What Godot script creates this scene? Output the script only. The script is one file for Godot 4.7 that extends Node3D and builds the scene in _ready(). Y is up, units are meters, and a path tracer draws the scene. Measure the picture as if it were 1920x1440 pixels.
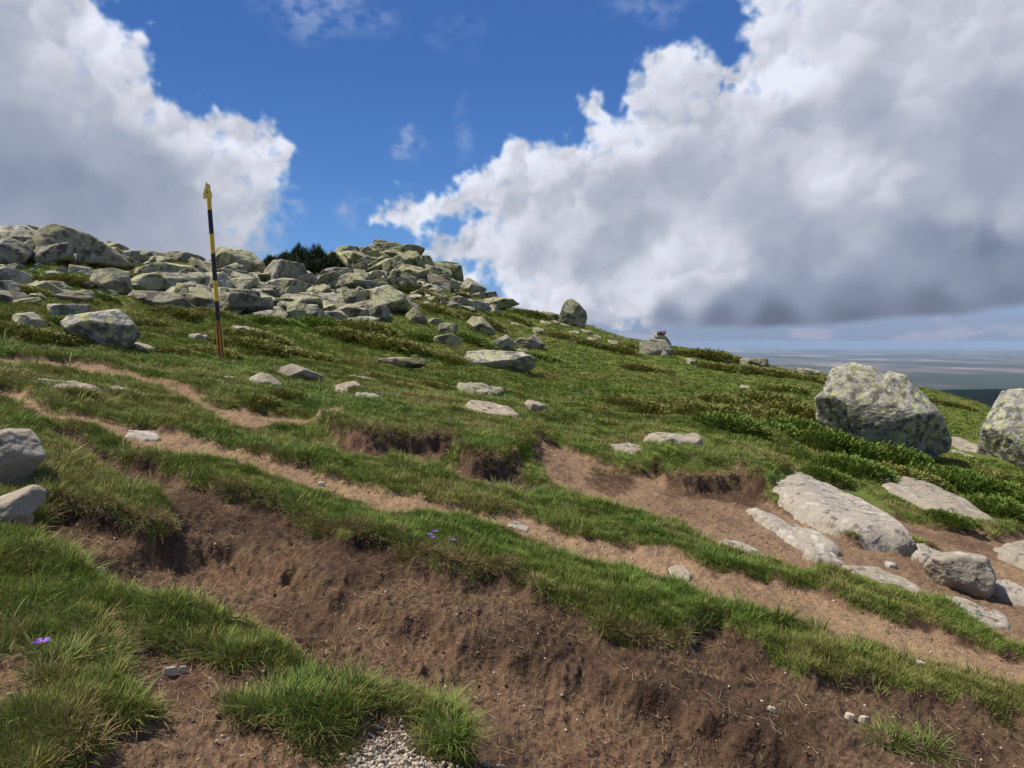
extends Node3D
# A mountain plateau with a boulder field, worn footpaths and a striped winter marker pole.
const F := 1413.0            # focal length of the photograph in its own pixels (1920 x 1440)
const EYE := 1.7             # metres above the ground under the camera
const PITCH := -0.0566       # radians
const SLOPE_X := -0.19       # the slope falls to the right ...
const SLOPE_D := 0.04        # ... and rises a little ahead

var rng := RandomNumberGenerator.new()
var rest := {}               # name -> how often it is taken

func _ready() -> void:
	rng.seed = 20240611
	setup_view()
	setup_terrain()
	build_terrain()
	build_far_land()
	build_materials()
	build_marker_pole()
	build_single_rocks()
	build_boulder_field()
	build_cairn()
	build_shrubs()
	build_pines()
	build_grass()
	build_small_things()

# ------------------------------------------------------------------ camera, sky, sun
func setup_view() -> void:
	var cam := Camera3D.new()
	cam.name = "camera"
	cam.position = Vector3(0, EYE, 0)
	cam.rotation.x = PITCH
	cam.fov = rad_to_deg(2.0 * atan(720.0 / F))
	cam.near = 0.05
	cam.far = 120000.0
	add_child(cam)
	cam.current = true
	var env := Environment.new()
	env.background_mode = Environment.BG_SKY
	env.tonemap_mode = Environment.TONE_MAPPER_LINEAR
	env.tonemap_exposure = 1.45
	env.sdfgi_enabled = true
	env.ssao_enabled = true
	env.ssil_enabled = true
	env.fog_enabled = true
	env.fog_density = 0.000012
	env.fog_light_color = Color(0.74, 0.85, 1.0)
	var sky := Sky.new()
	var sm := PanoramaSkyMaterial.new()
	sm.panorama = make_sky()
	sky.sky_material = sm
	env.sky = sky
	var we := WorldEnvironment.new()
	we.name = "world_environment"
	we.environment = env
	add_child(we)
	var sun := DirectionalLight3D.new()
	sun.name = "sun"
	sun.light_energy = 1.6
	sun.light_color = Color(1.0, 0.955, 0.88)
	sun.light_angular_distance = 0.5
	sun.shadow_enabled = true
	# the sun stands high and to the left, a little ahead
	var az := deg_to_rad(-78.0)
	var el := deg_to_rad(61.0)
	var to_sun := Vector3(sin(az) * cos(el), sin(el), -cos(az) * cos(el))
	add_child(sun)
	sun.look_at_from_position(Vector3.ZERO, -to_sun, Vector3.UP)

func ray(px: float, py: float) -> Vector3:
	return Vector3((px - 960.0) / F, (720.0 - py) / F, -1.0).rotated(Vector3.RIGHT, PITCH)

func az_t(px: float, py: float) -> Vector2:
	var v := ray(px, py)
	return Vector2(atan2(v.x, -v.z), v.y / Vector2(v.x, v.z).length())

func noise(kind: int, freq: float, octaves: int, sd: int, fractal := FastNoiseLite.FRACTAL_FBM) -> FastNoiseLite:
	var n := FastNoiseLite.new()
	n.noise_type = kind as FastNoiseLite.NoiseType
	n.frequency = freq
	n.seed = sd
	n.fractal_type = fractal as FastNoiseLite.FractalType if octaves > 1 else FastNoiseLite.FRACTAL_NONE
	n.fractal_octaves = octaves
	n.fractal_gain = 0.5
	return n

# ------------------------------------------------------------------ sky: blue air and cumulus, computed for every direction
# Cloud shapes are laid out in degrees: chart x = 960 + azimuth * F, chart y = 640 - elevation * F
const SKY := 0.705           # display levels of the sky over the exposure
const GX0 := -400.0
const GY0 := -560.0
const GS := 8.0
const GW := 340
const GH := 152
var cloud_sd := PackedFloat32Array()    # distance inside the cloud outline (chart units)
var cloud_l := PackedFloat32Array()     # grey level of the cloud
var cloud_w := PackedFloat32Array()     # softness of the edge
var wisp_a := PackedFloat32Array()
var cn_warp: FastNoiseLite
var cn_warp2: FastNoiseLite
var cn_puff: FastNoiseLite
var cn_soft: FastNoiseLite
var cn_big: FastNoiseLite
var cn_fine: FastNoiseLite
var cn_bill: FastNoiseLite

func chart(px: float, py: float) -> Vector2:
	var a := az_t(px, py)
	return Vector2(960.0 + a.x * F, 640.0 - atan(a.y) * F)

func seg_dist(p: Vector2, a: Vector2, b: Vector2) -> float:
	var ab := b - a
	var t := clampf((p - a).dot(ab) / maxf(ab.length_squared(), 1e-6), 0.0, 1.0)
	return p.distance_to(a + ab * t)

func make_sky() -> ImageTexture:
	var outlines := [
		[-260, -200, 150, -140, 172, -40, 190, 5, 215, 38, 262, 62, 246, 88, 262, 112, 290, 150, 318, 180, 345, 202, 372, 206, 410, 212, 440, 226, 458, 211, 485, 212, 505, 235, 520, 265, 540, 295, 538, 330, 550, 352, 522, 375, 520, 400, 500, 420, 495, 470, 505, 620, -300, 640],
		[1414, -160, 1404, -40, 1403, 30, 1408, 95, 1390, 130, 1352, 145, 1330, 108, 1300, 76, 1255, 66, 1240, 82, 1210, 96, 1205, 125, 1176, 152, 1170, 208, 1146, 216, 1130, 190, 1112, 166, 1107, 190, 1114, 226, 1095, 256, 1050, 266, 990, 263, 960, 266, 925, 300, 885, 326, 860, 346, 830, 350, 815, 370, 770, 370, 735, 386, 705, 406, 705, 424, 740, 428, 795, 425, 830, 410, 870, 400, 905, 398, 880, 412, 862, 440, 815, 455, 790, 470, 800, 492, 850, 496, 905, 500, 932, 525, 950, 560, 1000, 600, 1050, 612, 1250, 609, 1450, 610, 1600, 600, 1800, 582, 1990, 560, 2300, 540, 2300, -200],
		[826, 524, 842, 500, 872, 499, 896, 520, 908, 548, 840, 560],
	]
	var polys: Array[PackedVector2Array] = []
	for o in outlines:
		var p := PackedVector2Array()
		for i in range(0, o.size(), 2):
			p.append(chart(o[i], o[i + 1]))
		polys.append(p)
	var tones := [0, 0, 196, 100, 60, 205, 170, 30, 222, 230, 110, 226, 150, 200, 196, 60, 250, 166, 0, 350, 152, 120, 330, 150, 280, 200, 220, 350, 240, 216, 450, 235, 226, 515, 300, 216, 420, 330, 205, 300, 330, 168, 200, 380, 156, 60, 405, 166, 330, 420, 174, 430, 420, 184, 480, 440, 190, 0, 140, 182, 220, 290, 172, 0, 470, 178, 240, 460, 166,
		1450, 20, 218, 1600, 20, 214, 1800, 20, 206, 1900, 80, 198, 1250, 120, 216, 1430, 120, 224, 1500, 150, 226, 1600, 180, 188, 1700, 150, 198, 1800, 150, 192, 1880, 220, 168, 1650, 230, 178, 1500, 230, 190, 1350, 180, 206, 1230, 180, 202, 1180, 250, 230, 1130, 250, 228, 1000, 290, 218, 900, 330, 220, 760, 400, 216, 850, 370, 217, 950, 380, 206, 1050, 380, 203, 1140, 300, 200, 1150, 350, 184, 1250, 330, 190, 1200, 420, 178, 1350, 300, 194, 1400, 380, 182, 1550, 330, 222, 1650, 330, 208, 1750, 350, 178, 1850, 330, 165, 1600, 420, 182, 1800, 400, 182, 1900, 420, 186, 900, 435, 224, 960, 430, 221, 1000, 480, 190, 880, 475, 202, 870, 515, 226, 1000, 540, 216, 1100, 500, 186, 1080, 560, 215, 1200, 565, 212, 1250, 500, 224, 1330, 490, 222, 1380, 500, 206, 1300, 550, 202, 1400, 560, 152, 1450, 500, 168, 1550, 500, 170, 1700, 500, 163, 1850, 460, 132, 1750, 450, 150, 1600, 560, 144, 1800, 520, 150, 1900, 490, 150, 1250, 600, 142, 1350, 595, 128, 1450, 596, 116, 1600, 590, 120, 1750, 572, 126, 1900, 550, 132, 1100, 600, 190, 1500, 540, 158, 1150, 460, 186, 1480, 430, 176, 1050, 440, 205]
	var tp := PackedVector2Array()
	var tl := PackedFloat32Array()
	for i in range(0, tones.size(), 3):
		tp.append(chart(tones[i], tones[i + 1]))
		tl.append(tones[i + 2] / 255.0)
	# thin veils: x, y, radius x, radius y, opacity
	var wisps := [600, 10, 130, 60, 0.5, 700, 30, 60, 40, 0.36, 768, 272, 34, 24, 0.5, 868, 240, 22, 60, 0.34, 655, 402, 38, 26, 0.55, 548, 405, 40, 30, 0.5, 680, 368, 18, 9, 0.35, 1210, 8, 90, 34, 0.4, 850, 60, 70, 40, 0.16, 1290, 130, 60, 60, 0.2]
	cloud_sd.resize(GW * GH)
	cloud_l.resize(GW * GH)
	cloud_w.resize(GW * GH)
	wisp_a.resize(GW * GH)
	for gy in GH:
		for gx in GW:
			var p := Vector2(GX0 + gx * GS, GY0 + gy * GS)
			var best := -1e9
			for poly in polys:
				var m := 1e9
				for i in poly.size():
					m = minf(m, seg_dist(p, poly[i], poly[(i + 1) % poly.size()]))
				if not Geometry2D.is_point_in_polygon(p, poly):
					m = -m
				best = maxf(best, m)
			var s := 0.0
			var ws := 0.0
			for i in tp.size():
				var w := 1.0 / (pow(p.distance_squared_to(tp[i]) + 320.0, 1.8))
				s += tl[i] * w
				ws += w
			var k := gy * GW + gx
			cloud_sd[k] = best
			cloud_l[k] = s / ws
			# bases and the right-hand flank of the left cloud are soft, tops crisp
			cloud_w[k] = 15.0
			if p.x < 620.0:
				cloud_w[k] = 15.0 + 26.0 * smoothstep(330.0, 430.0, p.y)
			if p.x > 1150.0:
				cloud_w[k] = 15.0 - 5.0 * smoothstep(560.0, 600.0, p.y)
			var wa := 0.0
			for i in range(0, wisps.size(), 5):
				var c := chart(wisps[i], wisps[i + 1])
				var e := Vector2((p.x - c.x) / wisps[i + 2], (p.y - c.y) / wisps[i + 3]).length()
				wa = maxf(wa, wisps[i + 4] * (1.0 - smoothstep(0.1, 1.25, e)))
			wisp_a[k] = wa
	cn_warp = noise(FastNoiseLite.TYPE_SIMPLEX_SMOOTH, 1.0 / 75.0, 5, 3)
	cn_warp2 = noise(FastNoiseLite.TYPE_SIMPLEX_SMOOTH, 1.0 / 75.0, 5, 17)
	cn_puff = noise(FastNoiseLite.TYPE_CELLULAR, 1.0 / 80.0, 4, 5)
	cn_puff.cellular_return_type = FastNoiseLite.RETURN_DISTANCE
	cn_puff.fractal_gain = 0.42
	cn_soft = noise(FastNoiseLite.TYPE_SIMPLEX_SMOOTH, 1.0 / 150.0, 5, 8)
	cn_big = noise(FastNoiseLite.TYPE_SIMPLEX_SMOOTH, 1.0, 3, 23)
	cn_bill = noise(FastNoiseLite.TYPE_CELLULAR, 1.0 / 105.0, 2, 41)
	cn_bill.cellular_return_type = FastNoiseLite.RETURN_DISTANCE
	cn_fine = noise(FastNoiseLite.TYPE_SIMPLEX_SMOOTH, 1.0 / 40.0, 5, 31)
	# coarse all round, then fine where the photograph looks; one and the same function
	var coarse := sky_patch(0, 0, 4096, 1056, 4)
	coarse.resize(4096, 1056, Image.INTERPOLATE_CUBIC)
	var fine := sky_patch(1560, 640, 976, 410, 1)
	coarse.blit_rect(fine, Rect2i(0, 0, 976, 410), Vector2i(1560, 640))
	# straight ahead lies at the seam of Godot's panorama
	var full := Image.create_empty(4096, 2048, false, Image.FORMAT_RGBF)
	full.fill(Color(0.10, 0.125, 0.17))
	full.blit_rect(coarse, Rect2i(2048, 0, 2048, 1056), Vector2i(0, 0))
	full.blit_rect(coarse, Rect2i(0, 0, 2048, 1056), Vector2i(2048, 0))
	return ImageTexture.create_from_image(full)

var patch_rows: Array = []
var patch_at := [0, 0, 0, 0, 1]

func sky_patch(x0: int, y0: int, w: int, h: int, step: int) -> Image:
	patch_at = [x0, y0, w / step, h / step, step]
	patch_rows.resize(h / step)
	var id := WorkerThreadPool.add_group_task(sky_row, h / step)
	WorkerThreadPool.wait_for_group_task_completion(id)
	var all := PackedByteArray()
	for r in patch_rows:
		all.append_array(r.to_byte_array())
	return Image.create_from_data(w / step, h / step, false, Image.FORMAT_RGBF, all)

func grid(a: PackedFloat32Array, x: float, y: float) -> float:
	var gx := clampf((x - GX0) / GS, 0.0, GW - 1.01)
	var gy := clampf((y - GY0) / GS, 0.0, GH - 1.01)
	var ix := int(gx)
	var iy := int(gy)
	var fx := gx - ix
	var fy := gy - iy
	var k := iy * GW + ix
	return lerpf(lerpf(a[k], a[k + 1], fx), lerpf(a[k + GW], a[k + GW + 1], fx), fy)

func to_lin(s: float) -> float:
	return pow((s + 0.055) / 1.055, 2.4) if s > 0.04045 else s / 12.92

func sky_row(row: int) -> void:
	var out := PackedFloat32Array()
	var n: int = patch_at[2]
	var step: int = patch_at[4]
	out.resize(n * 3)
	var v: float = (float(patch_at[1]) + (row + 0.5) * step) / 2048.0
	var el := (0.5 - v) * PI
	var cy := 640.0 - el * F
	# clear air: deeper blue higher up, pale towards the horizon (levels read as display values)
	var stops := [[0.0, 0.54, 0.605, 0.715], [0.02, 0.56, 0.625, 0.735], [0.035, 0.58, 0.65, 0.78], [0.07, 0.49, 0.645, 0.84], [0.13, 0.405, 0.60, 0.84], [0.22, 0.325, 0.51, 0.775], [0.33, 0.275, 0.445, 0.715], [0.42, 0.26, 0.42, 0.69], [0.9, 0.22, 0.37, 0.62], [1.6, 0.20, 0.345, 0.59]]
	var air := Color(stops[0][1], stops[0][2], stops[0][3])
	for i in stops.size() - 1:
		if el >= stops[i][0]:
			var t: float = clampf((el - stops[i][0]) / (stops[i + 1][0] - stops[i][0]), 0.0, 1.0)
			air = Color(stops[i][1], stops[i][2], stops[i][3]).lerp(Color(stops[i + 1][1], stops[i + 1][2], stops[i + 1][3]), t)
	for i in n:
		var u: float = (float(patch_at[0]) + (i + 0.5) * step) / 4096.0
		var az := (u - 0.5) * TAU
		var cx := 960.0 + az * F
		var outside := maxf(maxf(60.0 - cx, cx - 1860.0), maxf(0.0, 40.0 - cy))
		var m := smoothstep(30.0, 260.0, outside)
		var dir := Vector3(sin(az) * cos(el), sin(el), -cos(az) * cos(el))
		# away from the horizon the chart shrinks towards the zenith: use the direction itself for the noise
		var q := dir * F
		var wx := cn_warp.get_noise_3d(q.x, q.y, q.z)
		var wy := cn_warp2.get_noise_3d(q.x, q.y, q.z)
		var puff := -cn_puff.get_noise_3d(q.x + wx * 18.0, q.y + wy * 18.0, q.z)
		var soft := cn_soft.get_noise_3d(q.x, q.y, q.z)
		var flat := 20.0 * (1.0 - 0.75 * smoothstep(540.0, 590.0, cy) * smoothstep(1150.0, 1300.0, cx))
		var sx := cx + wx * 20.0
		var sy := cy + wy * flat
		var dist := 0.0
		var lev := 0.0
		var wid := 10.0
		var veil := 0.0
		if m < 1.0:
			dist = grid(cloud_sd, sx, sy)
			var lw := 26.0 * (1.0 - 0.8 * smoothstep(500.0, 580.0, cy))
			lev = grid(cloud_l, cx + wx * lw, cy + wy * lw * 0.6)
			wid = grid(cloud_w, cx, cy)
			veil = grid(wisp_a, cx + wx * 34.0, cy + wy * 34.0) * clampf(0.55 + 1.5 * cn_fine.get_noise_3d(q.x, q.y * 1.6, q.z), 0.0, 1.0)
		if m > 0.0:
			var d2 := (cn_big.get_noise_3d(dir.x * 1.7, dir.y * 2.6, dir.z * 1.7) + 0.02) * 520.0
			var l2 := 0.80 - 0.13 * smoothstep(40.0, 260.0, d2) + 0.10 * soft
			dist = lerpf(dist, d2, m)
			lev = lerpf(lev, l2, m)
		var rise := puff - 0.62
		var low := smoothstep(520.0, 585.0, cy) * smoothstep(1180.0, 1320.0, cx)          # bases are flat, without puffs
		var dd := dist + (rise * 34.0 + cn_fine.get_noise_3d(q.x, q.y, q.z) * 30.0) * (1.0 - 0.93 * low) + 4.0
		var a := smoothstep(-wid * 0.8, wid * 0.8, dd)
		var thin := exp(-maxf(dist, 0.0) / 70.0) * smoothstep(0.12, 0.5, -cn_fine.get_noise_3d(q.x * 0.8 + 300.0, q.y * 0.8, q.z * 0.8)) * (1.0 - low)
		a *= 1.0 - 0.38 * thin
		# relief of the billows, lit from above and ahead
		var off := -cn_puff.get_noise_3d(q.x - 5.0 + wx * 18.0, q.y + 9.0 + wy * 18.0, q.z)
		var relief := clampf((puff - off) * 0.42, -0.05, 0.05) * exp(-maxf(dist, 0.0) / 70.0)
		var bw := 34.0
		var bill := cn_bill.get_noise_3d(q.x + wx * bw, q.y + wy * bw, q.z) - cn_bill.get_noise_3d(q.x - 9.0 + wx * bw, q.y + 17.0 + wy * bw, q.z)
		relief += clampf(-bill * 0.6, -0.085, 0.07) * smoothstep(0.64, 0.80, lev)
		var rim := exp(-maxf(dd, 0.0) / 26.0)
		lev += relief * (1.0 - low) * (0.42 + 0.58 * exp(-maxf(dist, 0.0) / 60.0)) + soft * 0.04 * (1.0 - 0.7 * low) + cn_fine.get_noise_3d(q.x, q.y, q.z) * 0.010 * (1.0 - low) + rim * 0.03 * (1.0 - low)
		lev = clampf(lev, 0.3, 0.925)
		var bluish := smoothstep(0.85, 0.5, lev)
		var cr := lev * (0.975 - 0.085 * bluish)
		var cg := lev * (0.99 - 0.02 * bluish)
		var cb := lev * (1.045 + 0.085 * bluish)
		# far, small clouds seen through the haze below the big base
		var strip := smoothstep(0.05, 0.45, cn_soft.get_noise_3d(q.x * 0.9, q.y * 3.6, q.z * 0.9)) * smoothstep(660.0, 628.0, cy) * smoothstep(590.0, 606.0, cy) * 0.55
		var r := lerpf(air.r, 0.70, strip)
		var g := lerpf(air.g, 0.70, strip)
		var b := lerpf(air.b, 0.785, strip)
		r = lerpf(r, 0.74, veil)
		g = lerpf(g, 0.75, veil)
		b = lerpf(b, 0.86, veil)
		r = lerpf(r, cr, a)
		g = lerpf(g, cg, a)
		b = lerpf(b, cb, a)
		out[i * 3] = to_lin(r) * SKY
		out[i * 3 + 1] = to_lin(g) * SKY
		out[i * 3 + 2] = to_lin(b) * SKY
	patch_rows[row] = out

# ------------------------------------------------------------------ the lie of the land
# skyline of the bare ground: photo x, photo y, distance of the crest in metres
const CREST := [-700, 300, 45, -300, 385, 45, 0, 440, 45, 120, 440, 45, 240, 478, 45, 400, 503, 46, 500, 510, 50, 610, 492, 68, 700, 474, 75, 790, 496, 75, 850, 530, 70, 950, 577, 65, 1000, 590, 62, 1100, 614, 58, 1200, 641, 52, 1300, 659, 48, 1400, 681, 45, 1530, 703, 42, 1650, 722, 42, 1760, 738, 42, 1860, 768, 40, 1920, 790, 40, 2200, 880, 40, 2900, 1020, 40]
var crest_t := PackedFloat32Array()
var crest_r := PackedFloat32Array()
const CN := 400
const CA := 1.2
# plan of bare soil, 2 cm cells: x from -11 to 15, distance ahead from 1 to 23
const MX := -11.0
const MD := 1.0
const MS := 50.0
const MW := 1300
const MH := 1100
var soil := PackedByteArray()
var tone := PackedByteArray()
var sunk := PackedByteArray()
var lift := PackedByteArray()
var tn_big: FastNoiseLite
var tn_mid: FastNoiseLite
var tn_small: FastNoiseLite
var tn_fine: FastNoiseLite
var tn_clod: FastNoiseLite
var tn_patch: FastNoiseLite

func plane_h(x: float, d: float) -> float:
	return SLOPE_X * x + SLOPE_D * d

func base_h(x: float, z: float) -> float:
	var d := -z
	var r := sqrt(x * x + d * d)
	var az := atan2(x, d)
	var g := clampf((az + CA) / (2.0 * CA) * (CN - 1), 0.0, CN - 1.001)
	var i := int(g)
	var f := g - i
	var t := lerpf(crest_t[i], crest_t[i + 1], f)
	var far := lerpf(crest_r[i], crest_r[i + 1], f)
	var sx := sin(az)
	var sd := cos(az)
	var want := EYE + t * far
	var add := want - plane_h(sx * far, sd * far)
	if r <= far:
		return plane_h(x, d) + add * smoothstep(11.0, far, r)
	var over := r - far
	var fall := 0.05 * over + 0.004 * over * over
	if over > 34.0:
		fall = 0.05 * 34.0 + 0.004 * 34.0 * 34.0 + 0.322 * (over - 34.0)
	return maxf(want - fall, -930.0)

func plan(a: PackedByteArray, x: float, d: float) -> float:
	var gx := (x - MX) * MS
	var gy := (d - MD) * MS
	if gx < 1.0 or gy < 1.0 or gx > MW - 2 or gy > MH - 2:
		return 0.0
	var ix := int(gx)
	var iy := int(gy)
	var fx := gx - ix
	var fy := gy - iy
	var k := iy * MW + ix
	return lerpf(lerpf(a[k], a[k + 1], fx), lerpf(a[k + MW], a[k + MW + 1], fx), fy) / 255.0

func soil_at(x: float, d: float) -> float:
	var e := 0.07 * tn_small.get_noise_2d(x, d) + 0.035 * tn_fine.get_noise_2d(x, d)
	var e2 := 0.07 * tn_small.get_noise_2d(x + 40.0, d) + 0.035 * tn_fine.get_noise_2d(x, d + 40.0)
	return plan(soil, x + e * 1.3, d + e2 * 1.3)

func ground_h(x: float, z: float) -> float:
	var d := -z
	var r := sqrt(x * x + d * d)
	var h := base_h(x, z)
	var s := 0.0
	if r < 26.0:
		s = soil_at(x, d)
		h -= plan(sunk, x + 0.05 * tn_small.get_noise_2d(x, d), d + 0.05 * tn_small.get_noise_2d(x + 9.0, d)) * 0.6
		h += 0.19 * plan(lift, x + 0.09 * tn_small.get_noise_2d(x, d + 3.0), d + 0.09 * tn_small.get_noise_2d(x + 19.0, d))
		var near := 1.0 - smoothstep(16.0, 26.0, r)
		h += (1.0 - s) * near * (0.06 * tn_mid.get_noise_2d(x, d) + 0.042 * tn_small.get_noise_2d(x, d) + 0.015)
		if s > 0.02:
			var c := tn_clod.get_noise_2d(x, d)
			h += s * (0.035 * tn_mid.get_noise_2d(x * 1.3 + 70.0, d) + 0.028 * tn_small.get_noise_2d(x + 11.0, d) + 0.016 * c + 0.006 * tn_fine.get_noise_2d(x * 2.0, d * 2.0))
			# crumbly clods on the cut banks
			var steep := plan(sunk, x, d)
			var cut := plan(lift, x, d)
			h += s * 4.0 * cut * (1.0 - cut) * (0.05 * tn_fine.get_noise_2d(x * 0.7, d * 0.7) + 0.03 * c)
			var rough := smoothstep(0.12, 0.3, steep) * smoothstep(-0.1, 0.35, tn_small.get_noise_2d(x * 0.7 + 31.0, d * 0.7))
			h += s * rough * (0.026 * tn_fine.get_noise_2d(x * 0.8, d * 0.8) + 0.020 * maxf(0.0, c))
	h += smoothstep(7.0, 26.0, r) * (0.28 * tn_big.get_noise_2d(x, d) + 0.12 * tn_mid.get_noise_2d(x, d)) * (1.0 - smoothstep(70.0, 120.0, r) * 0.5)
	return h

func hit(px: float, py: float) -> Vector3:
	# where the sight line through a pixel meets the smooth ground
	var v := ray(px, py)
	v /= Vector2(v.x, v.z).length()
	var lo := 0.5
	var hi := -1.0
	var r := 0.5
	while r < 130.0:
		var p := Vector3(0, EYE, 0) + v * r
		if p.y < base_h(p.x, p.z):
			hi = r
			break
		lo = r
		r *= 1.03
	if hi < 0.0:
		hi = lo
	for i in 22:
		var m := 0.5 * (lo + hi)
		var p := Vector3(0, EYE, 0) + v * m
		if p.y < base_h(p.x, p.z):
			hi = m
		else:
			lo = m
	return Vector3(0, EYE, 0) + v * hi

func on_ground(p: Vector3) -> Vector3:
	return Vector3(p.x, ground_h(p.x, p.z), p.z)

func fill(img: Image, px: Array, value: float, down := 0.0) -> void:
	# scanline fill of a polygon given in photo pixels, laid on the ground plan
	var poly := PackedVector2Array()
	for i in range(0, px.size(), 2):
		var p := hit(px[i], px[i + 1] + down)
		poly.append(Vector2((p.x - MX) * MS, (-p.z - MD) * MS))
	var lo := 1e9
	var hi := -1e9
	for p in poly:
		lo = minf(lo, p.y)
		hi = maxf(hi, p.y)
	var c := Color(value, value, value)
	for y in range(maxi(0, int(lo)), mini(MH - 1, int(hi) + 1) + 1):
		var xs: Array[float] = []
		var yy := y + 0.5
		for i in poly.size():
			var a := poly[i]
			var b := poly[(i + 1) % poly.size()]
			if (a.y <= yy) != (b.y <= yy):
				xs.append(a.x + (yy - a.y) / (b.y - a.y) * (b.x - a.x))
		xs.sort()
		for i in range(0, xs.size() - 1, 2):
			var x0 := clampi(int(xs[i]), 0, MW)
			var x1 := clampi(int(xs[i + 1]) + 1, 0, MW)
			if x1 > x0:
				img.fill_rect(Rect2i(x0, y, x1 - x0, 1), c)

func softened(img: Image, by: int) -> PackedByteArray:
	var i: Image = img.duplicate()
	i.resize(MW / by, MH / by, Image.INTERPOLATE_TRILINEAR)
	i.resize(MW, MH, Image.INTERPOLATE_CUBIC)
	return i.get_data()

const TRAIL_UP := [-200, 660, 0, 667, 60, 670, 130, 675, 200, 682, 300, 708, 350, 717, 385, 735, 400, 755, 440, 765, 530, 772, 610, 785, 640, 790, 650, 800, 560, 797, 500, 797, 480, 804, 440, 796, 400, 776, 370, 756, 330, 737, 300, 723, 240, 708, 180, 699, 100, 689, 0, 679, -200, 672]
const TRAIL_MAIN := [-60, 712, 20, 724, 50, 726, 65, 740, 85, 760, 110, 768, 165, 772, 215, 780, 240, 791, 290, 795, 350, 810, 400, 828, 450, 840, 500, 850, 560, 868, 620, 884, 690, 900, 730, 917, 770, 920, 830, 935, 920, 955, 980, 960, 1030, 980, 1080, 1000, 1150, 1010, 1210, 1018, 1285, 1032, 1320, 1058, 1380, 1066, 1450, 1080, 1530, 1096, 1600, 1130, 1680, 1155, 1740, 1162, 1810, 1190, 1870, 1210, 1920, 1216, 2100, 1260, 2100, 1350, 1920, 1290, 1850, 1256, 1790, 1240, 1730, 1230, 1680, 1215, 1640, 1192, 1560, 1190, 1530, 1166, 1480, 1150, 1440, 1132, 1420, 1136, 1390, 1126, 1320, 1105, 1280, 1082, 1200, 1062, 1150, 1060, 1100, 1050, 1060, 1030, 1010, 1006, 960, 986, 890, 969, 800, 959, 740, 950, 690, 939, 650, 926, 590, 906, 540, 891, 480, 876, 430, 863, 370, 851, 300, 836, 250, 821, 235, 809, 200, 801, 160, 787, 140, 777, 90, 776, 75, 769, 40, 756, 20, 738, -60, 728]
const GULLY := [85, 799, 150, 802, 180, 824, 230, 844, 290, 860, 335, 880, 345, 894, 400, 895, 410, 914, 470, 925, 540, 938, 560, 950, 575, 966, 620, 986, 650, 1000, 700, 1000, 740, 1010, 760, 1036, 820, 1051, 860, 1056, 870, 1070, 920, 1061, 965, 1066, 985, 1086, 1040, 1110, 1090, 1136, 1130, 1156, 1200, 1171, 1260, 1171, 1292, 1184, 1312, 1164, 1345, 1150, 1385, 1168, 1420, 1186, 1440, 1204, 1500, 1243, 1550, 1250, 1590, 1252, 1640, 1256, 1680, 1276, 1710, 1286, 1780, 1292, 1850, 1312, 1920, 1332, 2200, 1400, 2200, 1700, 950, 1700, 920, 1500, 915, 1440, 905, 1392, 880, 1342, 840, 1312, 780, 1292, 720, 1286, 690, 1290, 612, 1256, 590, 1230, 560, 1200, 500, 1176, 420, 1150, 370, 1131, 300, 1120, 260, 1110, 222, 1090, 190, 1060, 150, 1030, 110, 1010, 80, 1000, 30, 1002, 16, 985, 75, 965, 105, 936, 180, 948, 260, 968, 310, 968, 330, 950, 322, 925, 285, 900, 230, 878, 190, 858, 150, 830, 85, 806]
const GULLY_FLOOR := [330, 972, 420, 968, 520, 1000, 640, 1062, 760, 1108, 900, 1146, 1040, 1196, 1180, 1240, 1320, 1285, 1500, 1350, 1700, 1420, 2100, 1500, 2100, 1700, 950, 1700, 935, 1440, 905, 1370, 800, 1285, 640, 1240, 570, 1188, 430, 1136, 320, 1095, 210, 1045, 180, 1005, 260, 992]
const BARE_NEAR := [190, 1140, 240, 1150, 275, 1190, 290, 1200, 330, 1210, 400, 1216, 440, 1246, 520, 1256, 480, 1290, 440, 1330, 480, 1352, 560, 1362, 600, 1410, 700, 1360, 780, 1350, 800, 1400, 900, 1410, 925, 1500, 925, 1700, 0, 1700, 60, 1500, 150, 1432, 210, 1402, 215, 1370, 275, 1350, 266, 1292, 262, 1236, 230, 1190]
const BARE_LEFT := [-100, 1240, 0, 1240, 60, 1222, 94, 1236, 90, 1270, 85, 1300, 30, 1326, 0, 1330, -100, 1330]
const GRASS_NEAR := [452, 1302, 500, 1272, 600, 1252, 700, 1290, 780, 1292, 850, 1322, 902, 1372, 902, 1412, 850, 1422, 790, 1402, 760, 1352, 690, 1340, 660, 1402, 600, 1422, 560, 1372, 480, 1352]
const ERODED := [1000, 830, 1050, 828, 1100, 850, 1150, 866, 1190, 882, 1250, 876, 1300, 882, 1380, 896, 1420, 916, 1440, 932, 1500, 960, 1600, 1006, 1680, 1012, 1760, 1016, 1850, 1006, 1920, 996, 2100, 990, 2100, 1250, 1920, 1205, 1900, 1198, 1840, 1160, 1780, 1122, 1700, 1100, 1600, 1076, 1500, 1070, 1440, 1042, 1370, 1030, 1300, 992, 1200, 966, 1130, 950, 1080, 922, 1040, 906, 1020, 882, 1005, 852]
const BANK_A := [626, 812, 645, 832, 700, 842, 760, 846, 850, 841, 862, 866, 800, 872, 740, 866, 690, 862, 640, 850]
const BANK_B := [860, 858, 868, 880, 905, 889, 950, 886, 966, 862, 985, 880, 960, 908, 905, 908, 860, 898]
const BANK_C := [1236, 880, 1256, 901, 1330, 905, 1396, 900, 1436, 922, 1420, 936, 1330, 922, 1256, 918]
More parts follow.
